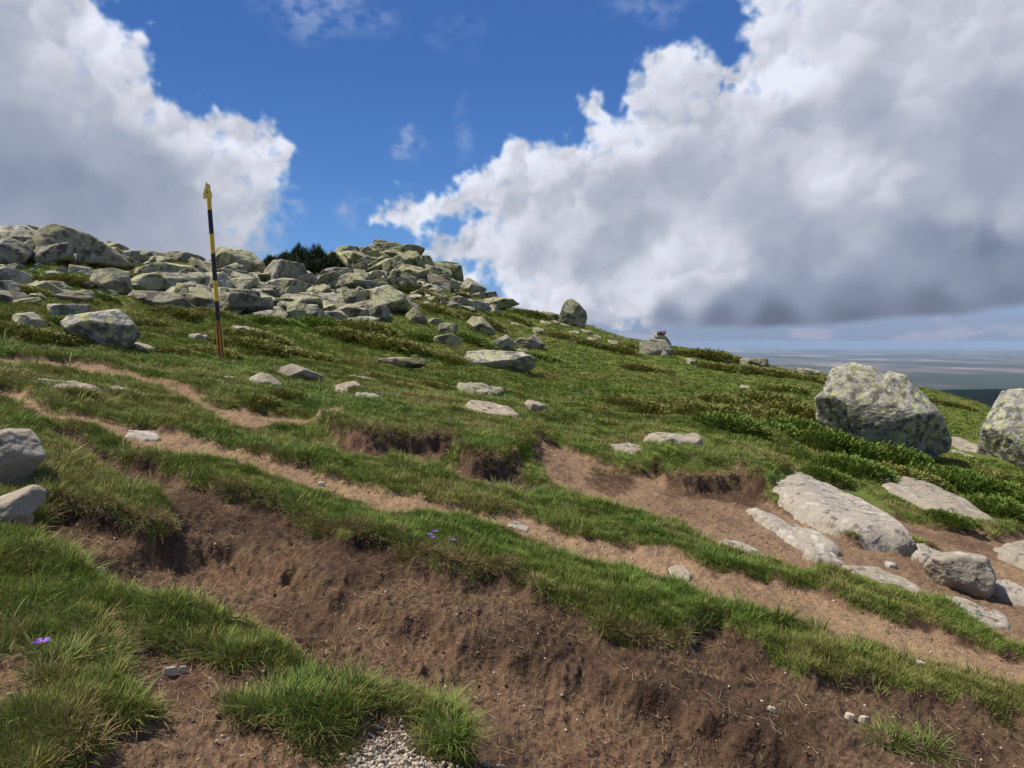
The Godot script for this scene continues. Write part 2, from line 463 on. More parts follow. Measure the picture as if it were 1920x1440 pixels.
# ground that stands higher, with a cut edge towards the paths
const STEP_A := [600, 800, 630, 822, 645, 836, 700, 846, 760, 850, 850, 845, 862, 862, 870, 884, 905, 893, 950, 890, 966, 866, 1000, 845, 1020, 812, 900, 790, 700, 786, 610, 790]
const STEP_C := [1215, 862, 1240, 882, 1258, 905, 1330, 909, 1395, 904, 1440, 926, 1470, 900, 1450, 860, 1380, 838, 1250, 840]
const BACK_A := [600, 795, 700, 825, 850, 825, 900, 850, 960, 850, 1040, 810, 1060, 780, 900, 755, 700, 752, 600, 770]
const BACK_C := [1215, 855, 1270, 880, 1400, 885, 1470, 890, 1500, 850, 1400, 800, 1250, 805, 1190, 835]
const BANK_D := [1110, 872, 1190, 880, 1196, 900, 1150, 912, 1110, 896]
const SPOT_A := [800, 856, 870, 884, 960, 892, 1010, 905, 1005, 925, 930, 906, 850, 890]
const SPOT_B := [1660, 960, 1760, 990, 1850, 990, 1850, 1020, 1760, 1016, 1680, 1000]

func setup_terrain() -> void:
	tn_big = noise(FastNoiseLite.TYPE_SIMPLEX_SMOOTH, 1.0 / 7.0, 3, 101)
	tn_mid = noise(FastNoiseLite.TYPE_SIMPLEX_SMOOTH, 1.0 / 1.3, 3, 102)
	tn_small = noise(FastNoiseLite.TYPE_SIMPLEX_SMOOTH, 1.0 / 0.32, 3, 103)
	tn_fine = noise(FastNoiseLite.TYPE_SIMPLEX_SMOOTH, 1.0 / 0.07, 3, 104)
	tn_clod = noise(FastNoiseLite.TYPE_SIMPLEX_SMOOTH, 1.0 / 0.13, 3, 105, FastNoiseLite.FRACTAL_RIDGED)
	tn_patch = noise(FastNoiseLite.TYPE_SIMPLEX_SMOOTH, 1.0 / 2.4, 4, 106)
	crest_t.resize(CN)
	crest_r.resize(CN)
	var az := []
	var tt := []
	var rr := []
	for i in range(0, CREST.size(), 3):
		var a := az_t(CREST[i], CREST[i + 1])
		az.append(a.x)
		tt.append(a.y)
		rr.append(float(CREST[i + 2]))
	for i in CN:
		var a := -CA + 2.0 * CA * i / (CN - 1)
		var k := 0
		while k < az.size() - 2 and a > az[k + 1]:
			k += 1
		var f := clampf((a - az[k]) / (az[k + 1] - az[k]), 0.0, 1.0)
		crest_t[i] = lerpf(tt[k], tt[k + 1], f)
		crest_r[i] = lerpf(rr[k], rr[k + 1], f)
	for pass_ in 3:
		var t2 := crest_t.duplicate()
		var r2 := crest_r.duplicate()
		for i in range(2, CN - 2):
			crest_t[i] = (t2[i - 2] + t2[i - 1] + t2[i] + t2[i + 1] + t2[i + 2]) / 5.0
			crest_r[i] = (r2[i - 2] + r2[i - 1] + r2[i] + r2[i + 1] + r2[i + 2]) / 5.0
	var a_soil := Image.create_empty(MW, MH, false, Image.FORMAT_L8)
	var a_tone := Image.create_empty(MW, MH, false, Image.FORMAT_L8)
	var a_sunk := Image.create_empty(MW, MH, false, Image.FORMAT_L8)
	for p in [TRAIL_UP, TRAIL_MAIN, GULLY, BARE_NEAR, BARE_LEFT, ERODED, BANK_A, BANK_B, BANK_C, BANK_D, SPOT_A, SPOT_B]:
		fill(a_soil, p, 1.0)
	fill(a_soil, TRAIL_MAIN, 1.0, 9.0)
	fill(a_soil, TRAIL_UP, 1.0, 4.0)
	fill(a_soil, GRASS_NEAR, 0.0)
	fill(a_soil, [1215, 862, 1240, 876, 1258, 895, 1330, 899, 1395, 895, 1448, 916, 1475, 905, 1455, 860, 1380, 836, 1250, 838], 0.0)
	fill(a_soil, BANK_C, 1.0)
	# tone: 0 dark peat, 1 pale trodden soil
	for p in [[BARE_NEAR, 0.42], [BARE_LEFT, 0.42], [GULLY, 0.16], [GULLY_FLOOR, 0.26], [ERODED, 0.72], [TRAIL_UP, 0.85], [TRAIL_MAIN, 0.9], [BANK_A, 0.22], [BANK_B, 0.22], [BANK_C, 0.22], [BANK_D, 0.2], [SPOT_A, 0.1], [SPOT_B, 0.6]]:
		fill(a_tone, p[0], p[1])
	fill(a_tone, TRAIL_MAIN, 0.9, 9.0)
	fill(a_tone, TRAIL_UP, 0.85, 4.0)
	for p in [[BARE_NEAR, 0.05], [BARE_LEFT, 0.05], [ERODED, 0.10], [TRAIL_UP, 0.06], [TRAIL_MAIN, 0.07], [GULLY, 0.15], [GULLY_FLOOR, 0.30], [SPOT_A, 0.05], [BANK_D, 0.12], [SPOT_B, 0.06]]:
		fill(a_sunk, p[0], p[1] / 0.6)
	var a_step := Image.create_empty(MW, MH, false, Image.FORMAT_L8)
	fill(a_step, STEP_A, 1.0)
	fill(a_step, STEP_C, 1.0)
	lift = softened(a_step, 8)
	var a_back := Image.create_empty(MW, MH, false, Image.FORMAT_L8)
	fill(a_back, BACK_A, 1.0)
	fill(a_back, BACK_C, 1.0)
	var back := softened(a_back, 40)
	for i in lift.size():
		lift[i] = maxi(lift[i], back[i])
	soil = softened(a_soil, 3)
	tone = softened(a_tone, 6)
	sunk = softened(a_sunk, 5)
	var wide := softened(a_sunk, 22)
	for i in sunk.size():
		sunk[i] = (sunk[i] * 3 + wide[i] * 2) / 5

# ------------------------------------------------------------------ ground mesh: one sheet, fine near by and coarse far off
var fan_az := PackedFloat32Array()
var fan_r := PackedFloat32Array()
var fan_v: Array = []
var fan_c: Array = []

func soil_color(x: float, d: float) -> Color:
	var t := plan(tone, x + 0.12 * tn_small.get_noise_2d(x, d), d + 0.12 * tn_small.get_noise_2d(x + 5.0, d))
	var n := tn_small.get_noise_2d(x * 0.8, d * 0.8 + 30.0)
	var n2 := tn_fine.get_noise_2d(x, d)
	var n3 := tn_patch.get_noise_2d(x * 1.7 + 50.0, d * 1.7)
	t = clampf(t + 0.22 * n3 + 0.12 * n + 0.12 * n2, 0.0, 1.0)
	var dark := Color(0.050, 0.033, 0.024)
	var mid := Color(0.094, 0.059, 0.041)
	var pale := Color(0.250, 0.170, 0.112)
	var c := dark.lerp(mid, smoothstep(0.0, 0.35, t)).lerp(pale, smoothstep(0.3, 1.0, t))
	if n3 > 0.1:
		c = c.lerp(Color(0.108, 0.056, 0.037), 0.5 * smoothstep(0.1, 0.5, n3) * (1.0 - t))
	c = c * (1.0 + 0.30 * n2)
	var bits := tn_clod.get_noise_2d(x * 1.9, d * 1.9)
	if bits > 0.15:
		c = c.lerp(Color(0.30, 0.225, 0.14), 0.24 * smoothstep(0.15, 0.6, bits) * smoothstep(-0.05, 0.3, n3 + 0.15))     # trodden-in straw
	return c

func turf_color(x: float, d: float) -> Color:
	var n := tn_patch.get_noise_2d(x, d)
	var n2 := tn_small.get_noise_2d(x, d)
	var c := Color(0.098, 0.135, 0.030).lerp(Color(0.145, 0.140, 0.052), clampf(0.3 + 1.1 * n + 0.5 * n2, 0.0, 1.0))
	return c * (1.0 + 0.2 * tn_fine.get_noise_2d(x, d))

func fan_row(k: int) -> void:
	var r := fan_r[k]
	var v := PackedVector3Array()
	var c := PackedColorArray()
	var n := fan_az.size()
	v.resize(n)
	c.resize(n)
	for i in n:
		var a := fan_az[i]
		var x := sin(a) * r
		var d := cos(a) * r
		v[i] = Vector3(x, ground_h(x, -d), -d)
		var col := turf_color(x, d)
		if r < 26.0:
			var s := smoothstep(0.15, 0.36, soil_at(x, d))
			if s > 0.0:
				col = col.lerp(soil_color(x, d), s)
		col.a = 1.0
		c[i] = col
	fan_v[k] = v
	fan_c[k] = c

func build_terrain() -> void:
	var a := -PI
	while a < PI - 0.0001:
		fan_az.append(a)
		a += 0.0029 if absf(a) < 0.70 else (0.01 if absf(a) < 1.0 else 0.06)
	fan_az.append(PI)
	var r := 0.25
	while r < 5200.0:
		fan_r.append(r)
		if r < 1.6:
			r *= 1.06
		elif r < 14.0:
			r *= 1.0056
		elif r < 85.0:
			r *= 1.0085
		else:
			r *= 1.09
	fan_v.resize(fan_r.size())
	fan_c.resize(fan_r.size())
	var id := WorkerThreadPool.add_group_task(fan_row, fan_r.size())
	WorkerThreadPool.wait_for_group_task_completion(id)
	var vs := PackedVector3Array()
	var cs := PackedColorArray()
	for k in fan_r.size():
		vs.append_array(fan_v[k])
		cs.append_array(fan_c[k])
	fan_v.clear()
	fan_c.clear()
	var n := fan_az.size()
	var ix := PackedInt32Array()
	ix.resize((fan_r.size() - 1) * (n - 1) * 6)
	var w := 0
	for k in fan_r.size() - 1:
		for i in n - 1:
			var p := k * n + i
			ix[w] = p
			ix[w + 1] = p + n
			ix[w + 2] = p + n + 1
			ix[w + 3] = p
			ix[w + 4] = p + n + 1
			ix[w + 5] = p + 1
			w += 6
	# normals from neighbours
	var ns := PackedVector3Array()
	ns.resize(vs.size())
	for k in fan_r.size():
		var k0 := maxi(k - 1, 0) * n
		var k1 := mini(k + 1, fan_r.size() - 1) * n
		for i in n:
			var i0 := maxi(i - 1, 0)
			var i1 := mini(i + 1, n - 1)
			var e1 := vs[k1 + i] - vs[k0 + i]
			var e2 := vs[k * n + i1] - vs[k * n + i0]
			ns[k * n + i] = e2.cross(e1).normalized()
	var arr := []
	arr.resize(Mesh.ARRAY_MAX)
	arr[Mesh.ARRAY_VERTEX] = vs
	arr[Mesh.ARRAY_NORMAL] = ns
	arr[Mesh.ARRAY_COLOR] = cs
	arr[Mesh.ARRAY_INDEX] = ix
	var me := ArrayMesh.new()
	me.add_surface_from_arrays(Mesh.PRIMITIVE_TRIANGLES, arr)
	var m := StandardMaterial3D.new()
	m.vertex_color_use_as_albedo = true
	m.roughness = 0.96
	m.metallic_specular = 0.2
	m.albedo_texture = grain_texture(71, 0.62, 1.0)
	m.heightmap_enabled = true
	m.heightmap_texture = height_texture(72)
	m.heightmap_scale = 1.7
	m.uv1_triplanar = true
	m.uv1_world_triplanar = true
	m.uv1_scale = Vector3.ONE * 1.35
	var o := MeshInstance3D.new()
	o.name = "ground"
	o.mesh = me
	o.material_override = m
	o.set_meta("kind", "structure")
	add_child(o)

func grain_texture(sd: int, low: float, high: float) -> ImageTexture:
	var n1 := noise(FastNoiseLite.TYPE_SIMPLEX_SMOOTH, 1.0 / 14.0, 5, sd)
	var n2 := noise(FastNoiseLite.TYPE_CELLULAR, 1.0 / 9.0, 2, sd + 1)
	var a := n1.get_seamless_image(512, 512).get_data()
	var b := n2.get_seamless_image(512, 512).get_data()
	var out := PackedByteArray()
	out.resize(512 * 512 * 3)
	for i in 512 * 512:
		var v := clampf(lerpf(low, high, (0.72 * a[i] + 0.28 * b[i]) / 255.0 * 1.25), 0.0, 1.0)
		var k := int(255.0 * pow(v, 1.0 / 2.2))
		out[i * 3] = k
		out[i * 3 + 1] = k
		out[i * 3 + 2] = k
	var im := Image.create_from_data(512, 512, false, Image.FORMAT_RGB8, out)
	return ImageTexture.create_from_image(im)

func height_texture(sd: int) -> ImageTexture:
	var n1 := noise(FastNoiseLite.TYPE_SIMPLEX_SMOOTH, 1.0 / 26.0, 6, sd)
	n1.fractal_gain = 0.62
	return ImageTexture.create_from_image(n1.get_seamless_image(512, 512))

# ------------------------------------------------------------------ the plain far below and a wooded ridge
func build_far_land() -> void:
	# the plain: one sheet out to the horizon, with its mosaic of fields in the colours of the vertices
	var fields := noise(FastNoiseLite.TYPE_CELLULAR, 1.0 / 900.0, 1, 61)
	fields.cellular_return_type = FastNoiseLite.RETURN_CELL_VALUE
	var woods := noise(FastNoiseLite.TYPE_SIMPLEX_SMOOTH, 1.0 / 5200.0, 4, 62)
	var vs := PackedVector3Array()
	var cs := PackedColorArray()
	var ns := PackedVector3Array()
	var ix := PackedInt32Array()
	var azs := PackedFloat32Array()
	var a := -PI
	while a < PI - 0.001:
		azs.append(a)
		a += 0.006 if a > 0.1 and a < 1.0 else 0.08
	azs.append(PI)
	var rs := PackedFloat32Array()
	var r := 2200.0
	while r < 72000.0:
		rs.append(r)
		r *= 1.022
	rs.append(95000.0)
	for rr in rs:
		for aa in azs:
			var x := sin(aa) * rr
			var z := -cos(aa) * rr
			vs.append(Vector3(x, -940.0, z))
			ns.append(Vector3.UP)
			var f := fields.get_noise_2d(x, z * 0.55)
			var w := woods.get_noise_2d(x, z * 0.5)
			var c := Color(0.045, 0.052, 0.045).lerp(Color(0.115, 0.098, 0.085), clampf(0.5 + 0.6 * f, 0.0, 1.0))
			c = c.lerp(Color(0.03, 0.04, 0.03), smoothstep(0.0, 0.25, w))
			if w < -0.32:
				c = c.lerp(Color(0.19, 0.17, 0.165), smoothstep(-0.32, -0.45, w))
			c.a = 1.0
			cs.append(c)
	var n := azs.size()
	for k in rs.size() - 1:
		for i in n - 1:
			var p := k * n + i
			ix.append_array([p, p + n, p + n + 1, p, p + n + 1, p + 1])
	var m := StandardMaterial3D.new()
	m.vertex_color_use_as_albedo = true
	m.roughness = 1.0
	m.metallic_specular = 0.0
	var o := MeshInstance3D.new()
	o.name = "plain"
	o.mesh = mesh_of(vs, ns, cs, ix)
	o.material_override = m
	o.set_meta("kind", "structure")
	add_child(o)
	# the ridge: a long wooded back standing on the mountain's flank, treetops as its rough skin
	var crown := noise(FastNoiseLite.TYPE_CELLULAR, 1.0 / 11.0, 2, 63)
	var roll := noise(FastNoiseLite.TYPE_SIMPLEX_SMOOTH, 1.0 / 500.0, 3, 64)
	vs = PackedVector3Array()
	cs = PackedColorArray()
	ix = PackedInt32Array()
	var nu := 300
	var nv := 40
	for k in nv:
		for i in nu:
			var x := lerpf(700.0, 3600.0, float(i) / (nu - 1))
			var v := float(k) / (nv - 1)
			var z := -lerpf(1700.0, 3300.0, v)
			var top := EYE - 0.0668 * 2500.0
			var along := smoothstep(700.0, 1250.0, x) * (1.0 - 0.25 * smoothstep(2300.0, 3600.0, x))
			var across := sin(v * PI)
			var h := lerpf(-940.0, top, along * pow(across, 0.8)) + 10.0 * roll.get_noise_2d(x, z) * across - 5.0 * crown.get_noise_2d(x, z)
			vs.append(Vector3(x, h, z))
			var g := 1.0 + 0.35 * roll.get_noise_2d(x * 4.0, z * 4.0)
			cs.append(Color(0.010 * g, 0.017 * g, 0.018 * g, 1.0))
	for k in nv - 1:
		for i in nu - 1:
			var p := k * nu + i
			ix.append_array([p, p + nu, p + nu + 1, p, p + nu + 1, p + 1])
	var o2 := MeshInstance3D.new()
	o2.name = "hill"
	o2.mesh = mesh_of(vs, smooth_normals(vs, ix), cs, ix)
	o2.material_override = m
	o2.set_meta("kind", "structure")
	add_child(o2)

func smooth_normals(vs: PackedVector3Array, ix: PackedInt32Array) -> PackedVector3Array:
	var ns := PackedVector3Array()
	ns.resize(vs.size())
	for i in range(0, ix.size(), 3):
		var n := (vs[ix[i + 2]] - vs[ix[i]]).cross(vs[ix[i + 1]] - vs[ix[i]])
		ns[ix[i]] += n
		ns[ix[i + 1]] += n
		ns[ix[i + 2]] += n
	for i in ns.size():
		ns[i] = ns[i].normalized()
	return ns

func mesh_of(vs: PackedVector3Array, ns: PackedVector3Array, cs: PackedColorArray, ix: PackedInt32Array) -> ArrayMesh:
	var arr := []
	arr.resize(Mesh.ARRAY_MAX)
	arr[Mesh.ARRAY_VERTEX] = vs
	arr[Mesh.ARRAY_NORMAL] = ns
	if cs.size():
		arr[Mesh.ARRAY_COLOR] = cs
	arr[Mesh.ARRAY_INDEX] = ix
	var me := ArrayMesh.new()
	me.add_surface_from_arrays(Mesh.PRIMITIVE_TRIANGLES, arr)
	return me

# ------------------------------------------------------------------ naming
func numbered(called: String) -> String:
	var n: int = rest.get(called, 0)
	rest[called] = n + 1
	return called if n == 0 else "%s_%03d" % [called, n]

func tag(o: Node, label: String, category: String, group := "") -> void:
	o.set_meta("label", label)
	o.set_meta("category", category)
	if not o.has_meta("kind"):
		o.set_meta("kind", "thing")
	if group:
		o.set_meta("group", group)

func base(called: String, at: Vector3) -> Node3D:
	var o := Node3D.new()
	o.name = numbered(called)
	add_child(o)
	o.position = at
	return o

func part(called: String, me: Mesh, m: Material, parent: Node) -> MeshInstance3D:
	var o := MeshInstance3D.new()
	o.name = called
	o.mesh = me
	o.material_override = m
	parent.add_child(o, true)
	return o

# ------------------------------------------------------------------ materials
var M := {}

func rock_texture(sd: int, stone: Color, yellow: float, black: float, pale: float, crust: Color) -> ImageTexture:
	# granite with crusts of lichen: speckle, pale crust, yellow-green crust, black crust
	var big := noise(FastNoiseLite.TYPE_SIMPLEX_SMOOTH, 1.0 / 110.0, 5, sd)
	big.fractal_gain = 0.6
	var big2 := noise(FastNoiseLite.TYPE_SIMPLEX_SMOOTH, 1.0 / 85.0, 5, sd + 1)
	big2.fractal_gain = 0.62
	var big3 := noise(FastNoiseLite.TYPE_SIMPLEX_SMOOTH, 1.0 / 95.0, 5, sd + 2)
	big3.fractal_gain = 0.62
	var fine := noise(FastNoiseLite.TYPE_SIMPLEX_SMOOTH, 1.0 / 5.0, 3, sd + 3)
	fine.fractal_gain = 0.7
	var a := big.get_seamless_image(768, 768).get_data()
	var b := big2.get_seamless_image(768, 768).get_data()
	var c := big3.get_seamless_image(768, 768).get_data()
	var e := fine.get_seamless_image(768, 768).get_data()
	var out := PackedByteArray()
	out.resize(768 * 768 * 3)
	for i in 768 * 768:
		var f := e[i] / 255.0 - 0.5
		var va := a[i] / 255.0 + f * 0.25
		var vb := b[i] / 255.0 + f * 0.2
		var vc := c[i] / 255.0 + f * 0.3
		var k := 1.0 + f * 0.55
		var r := stone.r * k
		var g := stone.g * k
		var bl := stone.b * k
		var t := smoothstep(1.0 - pale, 1.0 - pale + 0.08, va) * 0.75
		r = lerpf(r, 0.40 * k, t)
		g = lerpf(g, 0.39 * k, t)
		bl = lerpf(bl, 0.36 * k, t)
		t = smoothstep(1.0 - yellow, 1.0 - yellow + 0.06, vb) * 0.9
		r = lerpf(r, crust.r * k, t)
		g = lerpf(g, crust.g * k, t)
		bl = lerpf(bl, crust.b * k, t)
		t = smoothstep(1.0 - black, 1.0 - black + 0.05, vc) * 0.85
		r = lerpf(r, 0.050, t)
		g = lerpf(g, 0.050, t)
		bl = lerpf(bl, 0.046, t)
		out[i * 3] = int(255.0 * clampf(pow(maxf(r, 0.0), 0.4545), 0.0, 1.0))
		out[i * 3 + 1] = int(255.0 * clampf(pow(maxf(g, 0.0), 0.4545), 0.0, 1.0))
		out[i * 3 + 2] = int(255.0 * clampf(pow(maxf(bl, 0.0), 0.4545), 0.0, 1.0))
	return ImageTexture.create_from_image(Image.create_from_data(768, 768, false, Image.FORMAT_RGB8, out))

func rock_material(tex: Texture2D, tile: float, relief: float, tint: Color) -> StandardMaterial3D:
	var m := StandardMaterial3D.new()
	m.albedo_color = tint
	m.albedo_texture = tex
	m.roughness = 0.93
	m.metallic_specular = 0.3
	m.uv1_triplanar = true
	m.uv1_world_triplanar = true
	m.uv1_scale = Vector3.ONE / tile
	m.uv1_triplanar_sharpness = 3.0
	m.heightmap_enabled = true
	m.heightmap_texture = M.rock_height
	m.heightmap_scale = relief
	return m

func plain_material(c: Color, rough := 0.8) -> StandardMaterial3D:
	var m := StandardMaterial3D.new()
	m.albedo_color = c.linear_to_srgb()
	m.roughness = rough
	return m

func leaf_material(c: Color, back: float) -> StandardMaterial3D:
	var m := StandardMaterial3D.new()
	m.albedo_color = c.linear_to_srgb()
	m.vertex_color_use_as_albedo = true
	m.roughness = 0.7
	m.metallic_specular = 0.3
	m.cull_mode = BaseMaterial3D.CULL_DISABLED
	m.backlight_enabled = true
	m.backlight = Color(back, back, back * 0.8)
	return m

func build_materials() -> void:
	M.rock_height = height_texture(81)
	var field := rock_texture(201, Color(0.245, 0.238, 0.208), 0.46, 0.40, 0.42, Color(0.30, 0.305, 0.165))
	var lichen := rock_texture(211, Color(0.27, 0.265, 0.255), 0.42, 0.48, 0.48, Color(0.37, 0.385, 0.15))
	var clean := rock_texture(221, Color(0.265, 0.24, 0.21), 0.16, 0.29, 0.36, Color(0.33, 0.33, 0.16))
	M.field = []
	for t in [Color(1, 1, 1), Color(0.93, 0.92, 0.87), Color(0.99, 1.0, 0.93), Color(0.90, 0.90, 0.90)]:
		M.field.append(rock_material(field, 3.6, 2.6, t))
	M.tor = [rock_material(field, 7.0, 4.0, Color(0.96, 0.97, 0.86)), rock_material(field, 5.4, 4.0, Color(0.90, 0.91, 0.84))]
	M.lichen = rock_material(lichen, 1.9, 2.4, Color(1, 1, 1))
	M.clean = rock_material(clean, 1.9, 1.4, Color(1, 1, 1))
	M.clean2 = rock_material(clean, 2.3, 1.6, Color(0.95, 0.94, 0.92))
	M.pale = rock_material(clean, 2.6, 1.6, Color(1.0, 0.985, 0.95))

# ------------------------------------------------------------------ boulders
# A boulder is a ball cut by planes; an outline (as fractions of its width and height, seen from the front) can give it its own shape.
func rock_mesh(sd: int, n: int, cuts: int, size: Vector3, rough := 1.0, outline := PackedVector2Array(), sharp := 18.0, flat_top := false, wedge := false) -> ArrayMesh:
	var g := RandomNumberGenerator.new()
	g.seed = sd
	var pn := PackedVector3Array()
	var pd := PackedFloat32Array()
	var tilt := Basis(Vector3(g.randf_range(-1, 1), g.randf_range(-1, 1), g.randf_range(-1, 1)).normalized(), g.randf_range(0, 0.5))
	if outline.is_empty():
		for v in [Vector3.UP, Vector3.DOWN, Vector3.LEFT, Vector3.RIGHT, Vector3.FORWARD, Vector3.BACK]:
			var j := Vector3(g.randf_range(-1, 1), g.randf_range(-1, 1), g.randf_range(-1, 1)) * (0.16 if flat_top else 0.34)
			pn.append((tilt * (v + j) if not flat_top else v + j).normalized())
			pd.append(g.randf_range(0.62, 0.86))
	if wedge:
		pn.append(Vector3(1.0, 1.1, g.randf_range(-0.4, 0.4)).normalized())
		pd.append(0.34)
		pn.append(Vector3(-0.5, 1.0, g.randf_range(-0.6, 0.6)).normalized())
		pd.append(0.6)
	for i in cuts:
		var v := Vector3(g.randf_range(-1, 1), g.randf_range(-0.7, 1), g.randf_range(-1, 1)).normalized()
		var deep := g.randf_range(0.66, 0.95)
		if outline.size():      # facets on the front and back only, so that the outline stays
			v = Vector3(g.randf_range(-0.8, 0.8), g.randf_range(-0.5, 0.8), (0.75 if i % 3 else -0.75)).normalized()
			deep = g.randf_range(0.70, 0.98)
		pn.append(v)
		pd.append(deep)
	var n1 := noise(FastNoiseLite.TYPE_SIMPLEX_SMOOTH, 0.9, 3, sd)
	var n2 := noise(FastNoiseLite.TYPE_SIMPLEX_SMOOTH, 4.0, 3, sd + 7)
	var n3 := noise(FastNoiseLite.TYPE_SIMPLEX_SMOOTH, 1.5, 2, sd + 9, FastNoiseLite.FRACTAL_RIDGED)
	var ids := {}
	var vs := PackedVector3Array()
	var ix := PackedInt32Array()
	var sides := [[0, 1, 2, 0], [0, 1, 2, 1], [1, 2, 0, 0], [1, 2, 0, 1], [2, 0, 1, 0], [2, 0, 1, 1]]
	for s in sides:
		var loc := PackedInt32Array()
		for iy in n + 1:
			for ixx in n + 1:
				var c := [0, 0, 0]
				c[s[0]] = n * s[3]
				c[s[1]] = ixx
				c[s[2]] = iy
				var key: int = (c[0] * (n + 1) + c[1]) * (n + 1) + c[2]
				if not ids.has(key):
					var q := Vector3(c[0], c[1], c[2]) * (2.0 / n) - Vector3.ONE
					q = Vector3(tan(q.x * 0.7854), tan(q.y * 0.7854), tan(q.z * 0.7854)).normalized()
					var sum := 0.0
					for i in pn.size():
						var t := q.dot(pn[i])
						if t > 0.0:
							sum += pow(t / pd[i], sharp)
					var rad := 1.0
					if outline.size():
						# distance to the outline in this direction, and a cushion of depth
						var f := Vector2(q.x, q.y)
						var fl := f.length()
						var across := 0.0
						if fl > 1e-4:
							across = fl / outline_radius(outline, f / fl)
						var cushion := pow(pow(across, 5.0) + pow(absf(q.z), 5.0), 1.0 / 5.0)
						sum += pow(cushion, sharp)
					if sum > 0.0:
						rad = pow(sum, -1.0 / sharp)
					rad = minf(rad, 1.25)
					rad *= 1.0 + rough * (0.05 * n1.get_noise_3dv(q * 1.4) + 0.022 * n2.get_noise_3dv(q) - 0.03 * maxf(0.0, n3.get_noise_3dv(q * 1.3) - 0.45))
					ids[key] = vs.size()
					vs.append(q * rad * size)
				loc.append(ids[key])
		for iy in n:
			for ixx in n:
				var p := iy * (n + 1) + ixx
				var q4 := [loc[p], loc[p + 1], loc[p + n + 2], loc[p + n + 1]]
				if s[3] == 1:
					ix.append_array([q4[0], q4[2], q4[1], q4[0], q4[3], q4[2]])
				else:
					ix.append_array([q4[0], q4[1], q4[2], q4[0], q4[2], q4[3]])
	return mesh_of(vs, smooth_normals(vs, ix), PackedColorArray(), ix)

var feet: Array = []      # where rocks cover the turf: x, z, half width, half depth, turn

func outline_radius(o: PackedVector2Array, dir: Vector2) -> float:
	var best := 0.3
	for i in o.size():
		var a := o[i]
		var e := o[(i + 1) % o.size()] - a
		var den := dir.cross(e)
		if absf(den) < 1e-6:
			continue
		var t := a.cross(e) / den
		var u := a.cross(dir) / den
		if t > 0.0 and u >= 0.0 and u <= 1.0:
			best = maxf(best, t)
	return best

# A slab: an uneven plan outline with a nearly flat, gently waved top and worn sides that go down into the soil.
func slab_mesh(sd: int, size: Vector3, opt: Dictionary) -> ArrayMesh:
	var g := RandomNumberGenerator.new()
	g.seed = sd * 7 + 3
	var n1 := noise(FastNoiseLite.TYPE_SIMPLEX_SMOOTH, 1.0, 3, sd)
	var n2 := noise(FastNoiseLite.TYPE_SIMPLEX_SMOOTH, 5.0, 3, sd + 5)
	var seams := noise(FastNoiseLite.TYPE_SIMPLEX_SMOOTH, 1.1, 2, sd + 6, FastNoiseLite.FRACTAL_RIDGED)
	var plan_pts := PackedVector2Array()
	if opt.has("plan"):
		for i in range(0, opt.plan.size(), 2):
			plan_pts.append(Vector2(opt.plan[i], opt.plan[i + 1]))
	else:
		var c := g.randi_range(6, 9)
		for i in c:
			var a := TAU * (i + g.randf_range(-0.3, 0.3)) / c
			plan_pts.append(Vector2(cos(a), sin(a)) * g.randf_range(0.72, 1.12))
	var na := 56
	var nr := 16
	var tilt := Vector2(g.randf_range(-0.25, 0.25), g.randf_range(-0.25, 0.25))
	var vs := PackedVector3Array()
	var ix := PackedInt32Array()
	vs.append(Vector3(0, size.y, 0))
	for k in nr:
		for i in na:
			var a := TAU * i / na
			var d := Vector2(cos(a), sin(a))
			var edge := outline_radius(plan_pts, d) * (1.0 + 0.10 * n1.get_noise_2d(d.x * 1.6, d.y * 1.6) + 0.05 * n2.get_noise_2d(d.x, d.y))
			var t := float(k + 1) / nr
			var rad := edge * minf(t * 1.28, 1.0)
			var p := d * rad
			var y := 1.0 + tilt.dot(p) + 0.30 * n1.get_noise_2d(p.x * 0.9, p.y * 0.9 + 9.0) + 0.07 * n2.get_noise_2d(p.x, p.y) - 0.14 * smoothstep(0.55, 0.8, seams.get_noise_2d(p.x * 1.2, p.y * 2.4))
			if t > 0.6:
				y -= 0.35 * pow(clampf((t - 0.6) / 0.18, 0.0, 1.0), 2.0)     # worn shoulder
			if t > 0.78:
				var down := (t - 0.78) / 0.22
				y -= 1.9 * down
				p += d * 0.10 * down + d * 0.05 * n2.get_noise_3d(p.x * 2.0, down * 2.0, p.y * 2.0)
			vs.append(Vector3(p.x * size.x, y * size.y, p.y * size.z))
	for i in na:
		ix.append_array([0, 1 + i, 1 + (i + 1) % na])
	for k in nr - 1:
		for i in na:
			var p := 1 + k * na + i
			var q := 1 + k * na + (i + 1) % na
			ix.append_array([p, p + na, q + na, p, q + na, q])
	return mesh_of(vs, smooth_normals(vs, ix), PackedColorArray(), ix)

